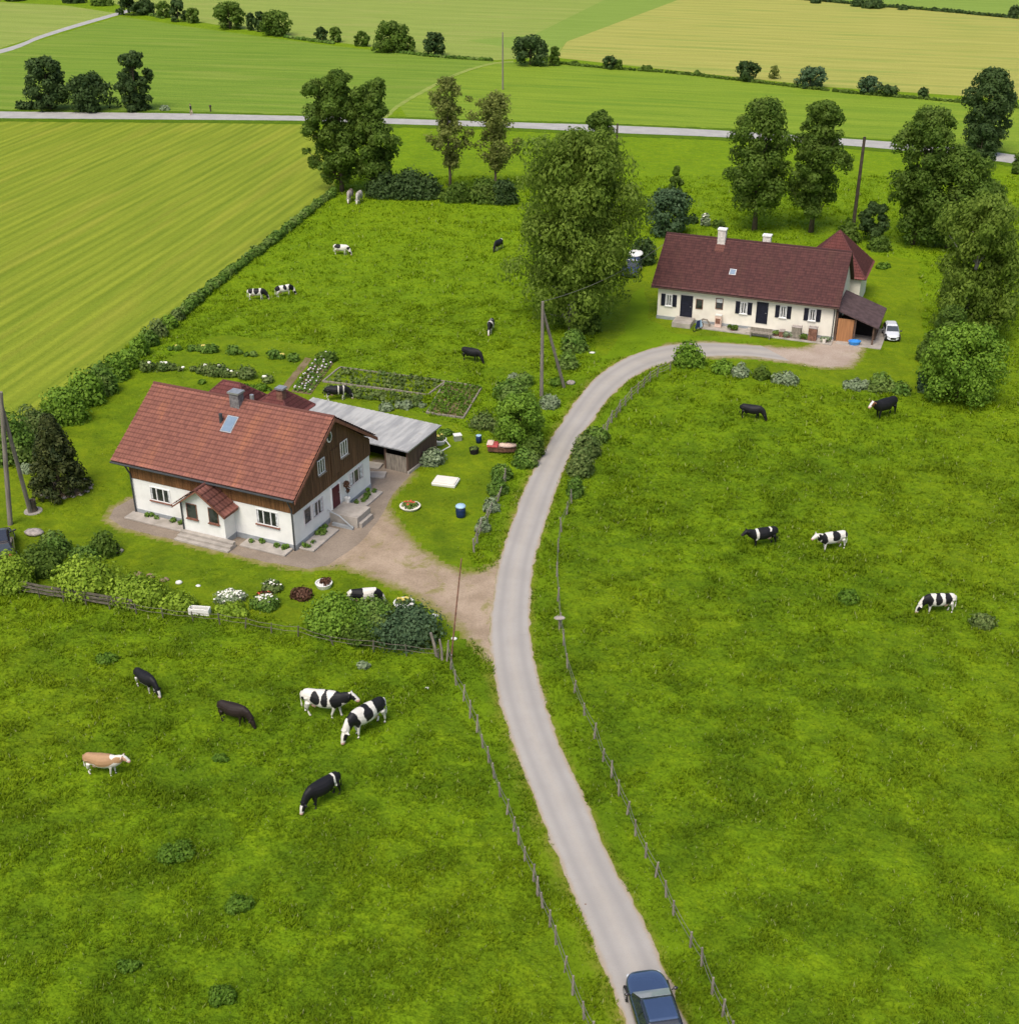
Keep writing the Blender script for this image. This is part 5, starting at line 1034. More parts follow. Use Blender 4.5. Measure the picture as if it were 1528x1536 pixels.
    for s_ in (1, -1):
        MB().ball((Lc / 2 - .33, s_ * h * .70, zs * .70), (.15, .10, .05), 10, 6).build('headlight', M['lamp'], th_, True)
        MB().ball((-Lc / 2 + .06, s_ * h * .68, zs * .80), (.07, .16, .10), 10, 6).build('tail_light', M['redlamp'], th_, True)
        mm = MB(); mm.ball((xb1 - .12, s_ * (h + .10), zs + .06), (.07, .11, .07), 8, 6); mm.tube([(xb1 - .12, s_ * (h - .06), zs), (xb1 - .12, s_ * (h + .08), zs + .05)], .025, 6); mm.build('wing_mirror', M['carblack'], th_, True)
    MB().box(Lc / 2 - .10, Lc / 2 - .02, -h * .35, h * .35, .30, .48).build('grille', M['rubber'], th_, bevel=.02)
    return th_
a, b = Vector(G(962, 1456, .5)), Vector(G(992, 1536, .9)); d = (a - b).normalized(); c = a - d * 2.25
car('parked_car', 'dark navy blue car on the road at the bottom edge', (c.x, c.y), math.atan2(d.y, d.x), 4.5, 1.72, 1.42, 'carnavy', screen='screen', sides='carside')
x, y = G(1338, 509); car('parked_car', 'small white hatchback on the lawn right of the long farmhouse', (x, y + .6), math.radians(-98), 3.1, 1.32, 1.22, 'carwhite', hatch=True)
x, y = G(948, 414); k = car('parked_car', 'dark blue car with a white cover on its roof beside the giant birch', (x, y + 1.0), math.radians(-104), 4.0, 1.75, 1.45, 'carblue', hatch=True)
x, y = G(952, 408); cv = MB(); cv.ball((0, 0, 0), (1.15, .80, .16), 16, 8, .05, .2); cv = cv.build('roof_cover', M['whitep'], None, True); cv.location = (x + .15, y + 1.75, 1.50); cv.rotation_euler = (0, .05, math.radians(-104)); tag(cv, 'white sheet cover lying over the roof of the dark blue car', 'cover')
x, y = G(-8, 842); car('parked_car', 'black car with pale trim cut off by the left edge', (x, y + 1.2), math.radians(112), 4.3, 1.8, 1.5, 'carblack', hatch=True)
# ------------------------------------------------------------------ fences
def post_fence(name, label, posts, hgt=1.1, r=.055, wires=(.45, .85), rail=None, m='oldwood', jit=.06, wire=True):
    P = [Vector((*G(*p), 0)) for p in posts]; o_ = P[0]; th_ = thing(name, label, 'fence', tuple(o_))
    tops = []
    for p in P:
        q = p - o_; lx, ly = random.gauss(0, jit), random.gauss(0, jit); hh = hgt * random.uniform(.85, 1.1)
        b = MB(); b.tube([(q.x, q.y, -.1), (q.x + lx * .5, q.y + ly * .5, hh * .5), (q.x + lx, q.y + ly, hh)], [r * 1.1, r, r * .85], 6); b.build('post', M[m], th_); tops.append((q, lx, ly, hh))
    for f in wires if wire else ():
        wb_ = MB()
        for (q, lx, ly, hh), (q2, lx2, ly2, hh2) in zip(tops, tops[1:]):
            a_ = Vector((q.x + lx * f, q.y + ly * f, hh * f)); b_ = Vector((q2.x + lx2 * f, q2.y + ly2 * f, hh2 * f)); mm = (a_ + b_) / 2 - Vector((0, 0, .06)); wb_.tube([a_, mm, b_], .012 if not rail else rail, 4)
        wb_.build('wire' if not rail else 'rail', M['wire'] if not rail else M[m], th_)
    return th_
LF = [(671, 985), (676, 1004), (684, 1028), (695, 1052), (705, 1078), (715, 1100), (724, 1122), (733, 1145), (741, 1168), (750, 1195), (760, 1222), (770, 1247), (778, 1268), (787, 1292), (799.6, 1323), (806, 1345), (814, 1364), (824.4, 1391), (833.5, 1417), (846, 1459), (858.6, 1493), (875.7, 1530), (888, 1560)]
post_fence('roadside_fence', 'weathered post and wire fence along the left side of the road', LF, 1.0)
RF_ = [(1097, 1560), (1083, 1525.5), (1067.5, 1491), (1052, 1450), (1035, 1421), (1009.6, 1373), (998.7, 1346), (982.7, 1316), (968, 1287), (953, 1254), (940, 1222), (928, 1194), (917, 1168), (904, 1142), (891, 1108), (876, 1073), (861, 1040), (851, 1004), (845, 968), (840, 940), (836, 902), (835, 865), (837, 828), (842, 798), (850, 772), (857, 755)]
post_fence('roadside_fence', 'weathered post and wire fence along the right side of the road', RF_, .95)
post_fence('roadside_fence', 'short grey fence on the inside of the road bend below the driveway', [(903, 655), (910, 645), (917, 634), (924, 626), (930, 618), (938, 609), (947, 599), (956, 590), (965, 581), (975, 572), (985, 565), (1005, 556)], .95, wires=(.35, .6, .9), rail=.025)
post_fence('garden_fence', 'leaning grey fence under the shrubs between garden lawn and road', [(758, 722), (752, 738), (746, 752), (738, 768), (731, 784), (722, 800), (716, 815), (711, 830)], 1.05, .06, (.4, .8), .03, jit=.14)
bf = post_fence('board_fence', 'low weathered board fence along the lower edge of the front garden', [(-30, 876), (0, 884), (30, 892), (60, 897), (95, 903), (130, 908), (165, 914), (205, 921), (245, 927), (290, 932), (330, 937), (368, 943), (407, 950), (447, 955), (500, 968), (560, 978), (610, 984), (658, 988)], .75, .04, (.5, .9), .018, 'fencewood')
P = [Vector((*G(*p), 0)) for p in [(-30, 874), (0, 882), (60, 895), (130, 906), (200, 918)]]; o_ = Vector(bf.location); bb = MB()
for a_, b_ in zip(P, P[1:]):
    for z_ in (.18, .42, .66):
        u_ = (b_ - a_).normalized(); n_ = Vector((-u_.y, u_.x, 0)) * .03; q = [a_ - o_ + n_ + Vector((0, 0, z_)), b_ - o_ + n_ + Vector((0, 0, z_)), b_ - o_ + n_ + Vector((0, 0, z_ + .16)), a_ - o_ + n_ + Vector((0, 0, z_ + .16))]; bb.extr(q, tuple(n_ * .8))
bb.build('board', M['fencewood'], bf)
for i, (bx_, by_, lb) in enumerate([(655, 985, 'leftmost leaning post of the bundle at the corner of the front garden'), (663, 990, 'thick leaning post in the bundle at the corner of the front garden'), (670, 992, 'thin upright post at the right of the bundle by the front garden corner')]):
    X, Y = G(bx_, by_); o = MB().tube([(0, 0, -.1), (-.12 + .1 * i, .05, .75), (-.30 + .18 * i, .1, 1.5 - .2 * i)], [.10 - .02 * i, .09 - .02 * i, .075 - .02 * i], 8).build('fence_post', M['oldwood']); o.location = (X, Y, 0); tag(o, lb, 'post', 'posts bundled at the garden corner')
# ------------------------------------------------------------------ poles and wires
def pole(label, bx_, by_, tx_, ty_, r, m='polewood', strut=None, cap=True, name='power_pole'):
    X, Y = G(bx_, by_); zt = ztop(X, Y, ty_)
    hx = G(tx_, ty_, zt)[0] - X
    th_ = thing(name, label, 'pole', (X, Y, 0)); k = .0 if abs(hx) < .6 else hx
    MB().tube([(0, 0, -.2), (k * .5, 0, zt * .5), (k, 0, zt)], [r, r * .88, r * .72], 10).build('shaft', M[m], th_)
    if strut:
        sx, sy = G(*strut); s_ = MB(); s_.tube([(sx - X, sy - Y, -.2), (k * .9, 0, zt * .92)], [r * .9, r * .7], 10); s_.build('strut', M[m], th_)
    if cap:
        c_ = MB(); c_.box(-.5 + k, .5 + k, -.05, .05, zt - .45, zt - .35); c_.build('crossarm', M[m], th_)
        for s_ in (-.42, .42): MB().lathe((k + s_, 0, zt - .35), [(.03, 0), (.06, .05), (.06, .14), (.02, .18)], 8).build('insulator', M['plinth'], th_)
    return th_, Vector((X + k, Y, zt))
_, pB = pole('wooden power pole with a slanted strut between pasture and road bend', 812, 594, 815, 452, .16, strut=(847, 581), cap=False)
_, pA = pole('wooden power pole with slanted strut at the left edge of the lawn', 15, 787, 1, 588, .17, strut=(46, 769), cap=False)
pole('lone thin power pole in the field beyond the far road', 754, 134, 753, 48, .16, 'polewood', cap=False)
_, pE = pole('tall dark leaning pole behind the long farmhouse', 1279, 342, 1293, 205, .22, 'darkpole', cap=False)
pole('short dark pole at the far roadside right of the giant birch', 924, 236, 923, 185, .17, 'darkpole', cap=False)
pole('thin dark rusty pole standing where the farm driveway meets the road', 676, 990, 692, 838, .05, 'rust', cap=False, name='thin_pole')
def wire(label, a_, b_, sag, r=.022):
    a_, b_ = Vector(a_), Vector(b_); o = MB().tube([a_.lerp(b_, k / 14) - a_ - Vector((0, 0, 4 * sag * (k / 14) * (1 - k / 14))) for k in range(15)], r, 5).build('overhead_wire', M['wire']); o.location = a_; tag(o, label, 'wire')
ge = R_ = Matrix.Rotation(RZR, 3, 'Z') @ Vector((-.5, ry, 6.4)); wire('overhead wire from the strutted pole to the gable of the long farmhouse', pB, (HR_[0] + ge.x, HR_[1] + ge.y, 6.2), .7)
gw_ = Matrix.Rotation(RZL, 3, 'Z') @ Vector((LX + .5, ym, 7.1)); 
x, y = G(857, 490); lz = ztop(x, y, 458); lm = thing('hanging_lamp', 'small white lamp hanging at the trunk side of the giant birch', 'lamp', (x - .3, y - 1.2, 0)); MB().lathe((0, 0, lz + .2), [(.34, 0), (.30, .1), (.12, .24), (.05, .3)], 14).build('lamp_shade', M['whitep'], lm); MB().tube([(0, 0, -.1), (0, 0, lz + .55)], .045, 8).build('post', M['polewood'], lm)
x, y = G(839, 950); mp = thing('marker_post', 'pale flat-capped marker in the fence right of the road', 'marker', (x, y + .4, 0)); MB().tube([(0, 0, -.1), (0, 0, .75)], .05, 8).build('post', M['oldwood'], mp); MB().ball((0, 0, .78), (.33, .2, .10), 12, 6, .04).build('cap', M['stone'], mp)
# ------------------------------------------------------------------ garden: beds
def bed(label, corners, rows, leaf, edging='oldwood', plants=900, size=.14, h=.22, soil='soil', flowers=None, name='vegetable_bed', cat='garden bed', along=True, ew=.13):
    P = [Vector((*G(*c_), 0)) for c_ in corners]; o_ = P[0].copy(); th_ = thing(name, label, cat, tuple(o_)); P = [p - o_ for p in P]
    MB().prism([(p.x, p.y) for p in P][::-1], -.05, .05).build('soil', M[soil], th_)
    if edging:
        e_ = MB()
        for a_, b_ in zip(P, P[1:] + P[:1]):
            u_ = (b_ - a_); n_ = Vector((-u_.y, u_.x, 0)).normalized() * ew / 2; k_ = max(2, int(u_.length / .55))
            for i in range(k_):
                s0, s1 = a_ + u_ * (i / k_), a_ + u_ * ((i + .93) / k_); q = [s0 - n_, s1 - n_, s1 + n_, s0 + n_]; e_.extr([(v_.x, v_.y, -.02) for v_ in q], (0, 0, .13 + random.random() * .05))
        e_.build('edging', M[edging], th_)
    for r_ in range(rows):
        q = (r_ + .5) / rows; A_ = P[0].lerp(P[3], q) if along else P[0].lerp(P[1], q); B_ = P[1].lerp(P[2], q) if along else P[3].lerp(P[2], q); ln = (B_ - A_).length; k_ = max(3, int(ln / (h * 2.3))); lob = []
        for i in range(k_):
            c_ = A_.lerp(B_, (i + .5 + random.uniform(-.2, .2)) / k_ * .96 + .02); rr2 = h * random.uniform(.55, 1.25); lob.append((c_.x, c_.y, rr2 * .6 + .04, rr2, rr2, rr2 * .9))
        ro = leaves('crop_row', lob, max(60, plants // rows), size, L[leaf], th_, 1.5, 0, .2, .15); ro['kind'] = 'stuff'
        if flowers:
            f_ = MB()
            for l in lob: random.random() < .6 and f_.ball((l[0] + random.uniform(-.1, .1), l[1], l[2] + l[5]), (.09, .09, .07), 7, 4, .15)
            f_.build('blossom', M[flowers], ro)
    return th_
bed('raised vegetable bed with pale stone edging and rows of lettuces', [(640, 620), (668, 573), (722, 582), (695, 628)], 7, 'weed', plants=1700, h=.20, size=.13)
bed('long weedy bed with brown edging in the middle of the vegetable garden', [(484, 573), (510, 552), (668, 573), (642, 593)], 4, 'bed', 'oldwood', 1500, h=.22, size=.16, soil='lawn', along=False, ew=.14)
bed('weedy bed between the long edged bed and the shed', [(478, 592), (492, 578), (640, 598), (628, 614)], 3, 'bed', None, 1500, h=.22, size=.16, soil='lawn', along=False)
bed('bed with rows of white flowers beside a bare earth strip', [(437, 588), (472, 540), (500, 545), (466, 592)], 4, 'shrub', None, 1100, h=.2, flowers='petal_p')
sheet('earth_path', [(420, 584), (458, 536), (468, 538), (431, 586)], .014, M['soil'], .1, .5)
def border(label, line, wd, h, n, leaf, fl=None, k=20):
    ln = smooth_line([(*G(*p), 0) for p in line], .6); c = ln[0].copy(); th_ = thing('flower_border', label, 'flower border', tuple(c)); lob = []
    for p in ln:
        if random.random() < .3: continue
        q = p - c; r = random.uniform(.18, .5) * wd; lob.append((q.x, q.y + random.uniform(-.2, .2), r * .7 * h, r, r, r * h))
    leaves('foliage', lob, n, .16, L[leaf], th_, 1.5, 0, .2, .2)
    if fl:
        f_ = MB()
        for _ in range(k): l = random.choice(lob); f_.ball((l[0] + random.uniform(-.3, .3), l[1], l[2] + l[5] * .95), (.14, .14, .1), 7, 5, .2)
        f_.build('blossom', M[fl], th_)
border('upper border of dark green shrubs at the back of the vegetable garden', [(256, 524), (300, 526), (350, 531), (400, 536), (440, 541)], 1.1, .75, 2600, 'shrub', 'petal_y', 5)
border('lower border of shrubs with scattered white flowers behind the farmhouse', [(222, 556), (270, 556), (320, 561), (370, 568), (412, 576)], 1.4, .8, 3400, 'bed', 'petal_w', 14)
border('loose strip of plants behind the lower border', [(290, 574), (330, 577), (380, 582), (415, 588)], .9, .6, 1200, 'weed')
bush('shrub pile with white flowers at the upper end of the flower rows', 490, 545, 30, 18, 'mid', flowers=('petal_w', 5)); bush('small pale shrub at the right of the vegetable garden', 771, 572, 18, 14, 'grey')
# front garden flower clumps
bush('oval mound of small white flowers beside the board fence', 343, 908, 44, 22, 'grey', 'flower_mound', 'flowers', flowers=('petal_w', 130))
bush('lower heap of white and yellow flowers in the front garden', 397, 918, 46, 24, 'shrub', 'flower_mound', 'flowers', flowers=('petal_w', 34))
bush('small heap of orange-red flowers between the two white heaps', 394, 901, 22, 14, 'brown', 'flower_mound', 'flowers', flowers=('petal_r', 22))
bush('upper heap of white and pink flowers in the front garden', 406, 890, 32, 18, 'bed', 'flower_mound', 'flowers', flowers=('petal_w', 20))
def ringbed(label, bx_, by_, wpx, leaf, rimm='whitep', fl=None, name='planter', h=.3, fill=1.):
    s_ = scl(by_); r = wpx / s_ / 2; X, Y = G(bx_, by_); th_ = thing(name, label, 'planter', (X, Y, 0))
    MB().lathe((0, 0, 0), [(r * .80, 0), (r, h * .9), (r, h), (r * .86, h), (r * .84, h * .7)], 20).build('bowl', M[rimm], th_)
    lob = [(random.uniform(-.5, .5) * r, random.uniform(-.5, .5) * r, h, r * .35, r * .35, r * .3) for _ in range(6)]
    lv2 = leaves('plants', lob, int(300 * fill), .11, L[leaf], th_)
    if fl:
        f_ = MB()
        for l in lob * 2: f_.ball((l[0] + random.uniform(-.1, .1), l[1], l[2] + l[5]), (.09, .09, .07), 6, 4, .2)
        f_.build('blossom', M[fl], lv2)
ringbed('white round planter with leafy plants and orange blossoms beside the yard', 615, 762, 32, 'shrub', 'creamp', fl='petal_r', h=.2, fill=2.)
ringbed('white oval planter with dark plants on the front lawn left of the half hidden cow', 486, 880, 26, 'brown')
ringbed('white rimmed planter right of the half hidden cow', 606, 910, 32, 'bed', fl='petal_y')
def rock(label, bx_, by_, wpx, m='stone', hq=.6, name='rock'):
    s_ = scl(by_); r = wpx / s_ / 2; X, Y = G(bx_, by_); o = MB().ball((0, 0, r * hq * .5), (r, r * .75, r * hq), 10, 7, .12, .5).build(name, M[m], None, True); o.location = (X, Y + r * .3, 0); tag(o, label, 'rock')
rock('flat grey boulder on the lawn near the black car', 50, 803, 30, 'stone', .35); rock('brown rock, left one of the row on the front lawn', 207, 864, 13, 'brownstone'); rock('brown rock, second of the row on the front lawn', 226, 867, 14, 'brownstone'); rock('low brown rock, third of the row on the front lawn', 246, 872, 16, 'brownstone', .35)
rock('small white stone on the front lawn', 268, 876, 11, 'whitep'); rock('tiny white stone right of the white stone on the front lawn', 297, 880, 8, 'whitep', .4); rock('grey stone at the foot of the power pole strut by the road bend', 856, 577, 14, 'stone'); rock('pale rock in the grass above the flower bed near the road', 768, 567, 9, 'whitep')
rock('small pale stone on the grass between the near herd and the road', 640, 1034, 7, 'whitep'); rock('small white stone beside the pole base', 681, 960, 9, 'whitep'); rock('tiny dark stone on the road', 878, 1358, 5, 'rust', .4); rock('small white stone in the grass beside the road bend', 888, 530, 9, 'whitep', .3)
rock('dark rock beside the dark ball shrub on the front lawn', 178, 829, 14, 'stone'); rock('white sheet of stone in the grass by the garden corner', 651, 925, 13, 'whitep', .2)
def rock_ring(label, bx_, by_, wpx, hpx, m='stone'):
    X, Y = G(bx_, by_); s_ = scl(by_); th_ = thing('stone_ring', label, 'edging', (X, Y, 0)); b = MB(); a_, c_ = wpx / s_ / 2, wpx / s_ / 2 * .85
    n = int(a_ * 11)
    for k in range(n): q = 6.283 * k / n; b.ball((a_ * math.cos(q), c_ * math.sin(q), .05), (.17, .15, .12), 7, 5, .15)
    b.build('stones', M[m], th_); MB().prism([(a_ * .97 * math.cos(6.283 * k / 24), c_ * .97 * math.sin(6.283 * k / 24)) for k in range(24)], -.02, .035).build('mulch', M['brownstone'], th_)
rock_ring('ring of small stones around the foot of the dark conifer', 97, 733, 78, 30)
# stump, trough, barrel, slab, boat...
x, y = G(50, 767); sm_ = thing('tree_stump', 'dark hollow tree stump beside the strut of the left power pole', 'stump', (x, y, 0)); MB().lathe((0, 0, 0), [(.36, 0), (.27, .3), (.28, .85), (.17, .83), (.15, .5)], 10).build('trunk', M['darkpole'], sm_); MB().lathe((0, 0, 0), [(.62, 0), (.6, .06), (.3, .07)], 14).build('stone_base', M['concrete'], sm_)
x, y = G(300, 921); tr_ = MB(); tr_.box(-.62, .62, -.22, .22, 0, .06); [tr_.box(*q, .061, .42) for q in ((-.62, .62, -.22, -.16), (-.62, .62, .16, .22), (-.62, -.56, -.158, .158), (.56, .62, -.158, .158))]; tr_ = tr_.build('trough', M['whitep'], bevel=.02); tr_.location = (x, y, .02); tr_.rotation_euler = (0, 0, -.12); tag(tr_, 'white rectangular trough at the board fence', 'trough')
x, y = G(691, 775); rb = thing('rain_barrel', 'dark blue barrel with pale blue lid on the lawn', 'barrel', (x, y, 0)); MB().lathe((0, 0, 0), [(.27, 0), (.31, .05), (.34, .4), (.33, .42), (.34, .44), (.31, .74)], 18).build('body', M['bluedark'], rb, True); MB().lathe((0, 0, .745), [(.34, 0), (.35, .06), (.30, .13), (.1, .17)], 18).build('lid', M['bluepale'], rb, True)
x, y = G(668, 730); wc = thing('covered_tub', 'flat white rectangular tub with a pale lid lying on the lawn', 'tub', (x, y + .5, 0), math.radians(-15)); MB().box(-.85, .85, -.62, .62, 0, .24, taper=-.04).build('body', M['whitep'], wc, bevel=.06); MB().box(-.80, .80, -.56, .56, .245, .32).build('lid', M['creamp'], wc, bevel=.04)
x, y = G(751, 684); bt = thing('covered_boat', 'small boat under a red and cream cover beside the bright little tree', 'boat', (x, y + .6, 0), math.radians(-8))
def hull(x0, x1, w_, z0, z1, tip=1.):
    st_ = []; n = 9; b = MB(); vs = []
    for i in range(n):
        q = i / (n - 1); ww = w_ * (1 - max(0, (q - .35) / .65) ** 2.2 * tip) * (.82 + .18 * min(1, q * 4)); xx = x0 + (x1 - x0) * q
        vs += [(xx, -ww, z1), (xx, -ww * .75, z0 + .12), (xx, 0, z0), (xx, ww * .75, z0 + .12), (xx, ww, z1), (xx, 0, z1 + .14)]
    b.add(vs, [(i * 6 + k, i * 6 + (k + 1) % 6, (i + 1) * 6 + (k + 1) % 6, (i + 1) * 6 + k) for i in range(n - 1) for k in range(6)] + [tuple(range(5, -1, -1)), tuple((n - 1) * 6 + k for k in range(6))]); return b
hull(-.95, 1.25, .42, .05, .55, .95).build('hull', M['rust'], bt); hull(-.10, 1.35, .48, .56, .66, .9).build('cover', M['pink'], bt, True); MB().box(-1.0, -.15, -.47, .47, .57, .72, taper=.06).build('red_cover', M['redp'], bt, bevel=.05); MB().box(-1.02, -.55, -.40, .46, .73, .77).build('folded_cloth', M['pink'], bt, bevel=.015)
x, y = G(686, 662); bx2 = thing('storage_box', 'small pale grey box on the grass behind the shed end', 'box', (x, y + .2, 0), .3); MB().box(-.28, .28, -.22, .22, 0, .42).build('body', M['metal'], bx2, bevel=.02); MB().box(-.31, .31, -.25, .25, .425, .5).build('lid', M['whitep'], bx2, bevel=.02)
x, y = G(718, 664); bb_ = thing('water_butt', 'small blue drum beside the potted shrub on the back lawn', 'drum', (x, y, 0)); MB().lathe((0, 0, 0), [(.2, 0), (.23, .25), (.21, .55), (.19, .57)], 14).build('body', M['bluedark'], bb_, True); MB().lathe((0, 0, .571), [(.2, 0), (.2, .05), (.05, .07)], 14).build('lid', M['bluepale'], bb_)
ringbed('dark pot with a straw-coloured plant left of the covered boat', 711, 680, 15, 'bed', 'dark', h=.42, fill=1.3)
x, y = G(660, 672); wl = thing('garden_tub', 'white oval tub with yellow flowers and a hose at the shed corner', 'tub', (x - .15, y + .9, 0)); MB().lathe((0, 0, 0), [(.5, 0), (.62, .3), (.62, .34), (.54, .34), (.52, .25)], 18).build('bowl', M['whitep'], wl); leaves('plants', [(.1, .1, .4, .4, .35, .2)], 260, .1, L['bed'], wl); ff = MB()
for k in range(9): ff.ball((random.uniform(-.35, .35), random.uniform(-.3, .3), .62), (.1, .1, .07), 6, 4, .2)
ff.build('blossom', M['petal_y'], wl); MB().tube([(.5, -.1, .3), (.9, -.7, .05), (.3, -1.5, .04), (-.1, -1.9, .04)], .05, 6).build('hose', M['whitep'], wl)
# farmhouse right: objects along the terrace
def at_r(lx_, ly_): v_ = Matrix.Rotation(RZR, 3, 'Z') @ Vector((lx_, ly_, 0)); return (HR_[0] + v_.x, HR_[1] + v_.y)
def rx(px_, y_): return frame_on(px_, HR_, RZR, 'y', y_)[0]
x, y = at_r(rx((1141, 490), -1.9), -1.75); bn = thing('bench', 'grey wooden bench on the terrace before the right navy door', 'bench', (x, y, .0), RZR)
MB().box(-1.0, 1.0, -.2, .2, .42, .48).build('seat', M['oldwood'], bn, bevel=.01); MB().box(-1.0, 1.0, .21, .26, .5, .85).build('backrest', M['oldwood'], bn, bevel=.01)
for sx in (-.85, .85):
    for sy in (-.16, .16): MB().box(sx - .04, sx + .04, sy - .04, sy + .04, 0, .418).build('leg', M['oldwood'], bn)
for q, (p_, w_, h_, m_, lb) in enumerate([((1195, 492), .85, 1.05, 'oldwood', 'brownish box left of the two standing boxes on the terrace'), ((1219, 497), .75, 1.15, 'rust', 'rusty box right of the two standing boxes on the terrace'), ((1174, 482), .45, .5, 'rust', 'small dark red box under the third shuttered window')]):
    lx_ = rx(p_, -.9); x, y = at_r(lx_, -.85); bx_ = thing('wooden_box', lb, 'box', (x, y, .092), RZR); MB().box(-w_ / 2, w_ / 2, -.3, .3, 0, h_).build('body', M[m_], bx_, bevel=.02); MB().box(-w_ / 2 - .03, w_ / 2 + .03, -.33, .33, h_ + .002, h_ + .06).build('lid', M['stone'], bx_, bevel=.01)
    for k in (-.25, .15): MB().box(-w_ / 2 + .05, w_ / 2 - .05, -.325, -.302, h_ * .4 + k, h_ * .4 + k + .12).build('batten', M[m_], bx_)
lx_ = rx((1077, 483), -.5); x, y = at_r(lx_, -.5); cs = thing('display_cabinet', 'narrow pale wooden cabinet under the narrow window', 'cabinet', (x, y, .092), RZR); MB().box(-.3, .3, -.2, .2, 0, 1.1).build('body', M['pink'], cs, bevel=.02); MB().box(-.32, .32, -.22, .22, 1.102, 1.18).build('lid', M['whitep'], cs); MB().box(-.22, .22, -.225, -.203, .35, .85).build('door', M['rust'], cs)
lx_ = rx((1048, 488), -1.6); x, y = at_r(lx_, -1.9); bk = thing('covered_bicycle', 'blue and white covered bicycle leaning by the left door step', 'bicycle', (x, y, 0), RZR + 1.2)
for s_ in (-.5, .5): MB().tube([(s_ + .31 * math.cos(6.283 * k / 18), 0, .33 + .31 * math.sin(6.283 * k / 18)) for k in range(19)], .03, 6, False).build('wheel', M['rubber'], bk)
MB().tube([(-.5, 0, .33), (-.15, 0, .8), (.4, 0, .82), (.5, 0, .33)], .03, 6).build('frame', M['bluedark'], bk); MB().extr([(-.55, -.12, .3), (.1, -.16, .35), (.25, -.05, .95), (-.25, -.03, .95)], (0, .05, 0)).build('blue_cover', M['bluedark'], bk); MB().extr([(.1, -.18, .30), (.42, -.2, .35), (.35, -.06, .95), (.22, -.06, .95)], (0, .05, 0)).build('white_cover', M['bluepale'], bk)
lx_ = rx((1056, 478), -.7); x, y = at_r(lx_, -.7); ah = MB().tube([(-.5, 0, 0), (-.4, 0, .4), (-.1, 0, .62), (.25, 0, .6), (.5, 0, .3), (.55, 0, 0)], .09, 8).build('wooden_arch', M['oldwood']); ah.location = (x, y, .09); ah.rotation_euler = (0, 0, RZR); tag(ah, 'small bent wooden arch against the wall behind the covered bicycle', 'arch')
lx_ = rx((1282, 508), -.6); x, y = at_r(lx_, -.55); tb = MB().lathe((0, 0, 0), [(.36, 0), (.48, .3), (.51, .32), (.49, .36), (.42, .34), (.34, .08)], 16).build('washtub', M['bluebright']); tb.location = (x, y, .055); tb.scale = (1.15, .8, 1); tag(tb, 'bright blue tub in front of the open lean-to', 'tub')
for q, (p_, lf, lb) in enumerate([((1165, 492), 'shrub', 'low plants beside the bench on the terrace'), ((1183, 494), 'grey', 'stony low plants between bench and boxes'), ((1206, 498), 'mid', 'plant between the two standing boxes'), ((1238, 505), 'grey', 'plants at the right end of the terrace'), ((1100, 484), 'mid', 'low plant right of the pale cabinet')]):
    x, y = at_r(rx(p_, -.8), -.95); bq = thing('potted_plant', lb, 'plant', (x, y, .09)); MB().lathe((0, 0, 0), [(.16, 0), (.2, .22), (.17, .22)], 10).build('pot', M['rust'], bq); leaves('foliage', [(random.uniform(-.3, .3), random.uniform(-.15, .15), .28, .22, .18, .2) for _ in range(5)], 240, .13, L[lf], bq)
x, y = at_r(rx((1236, 508), -1.2), -1.2); pt = MB().lathe((0, 0, 0), [(.15, 0), (.2, .4), (.17, .4), (.15, .3)], 12).build('flower_pot', M['creamp']); pt.location = (x, y, .092); tag(pt, 'cream pot at the right end of the terrace', 'pot')
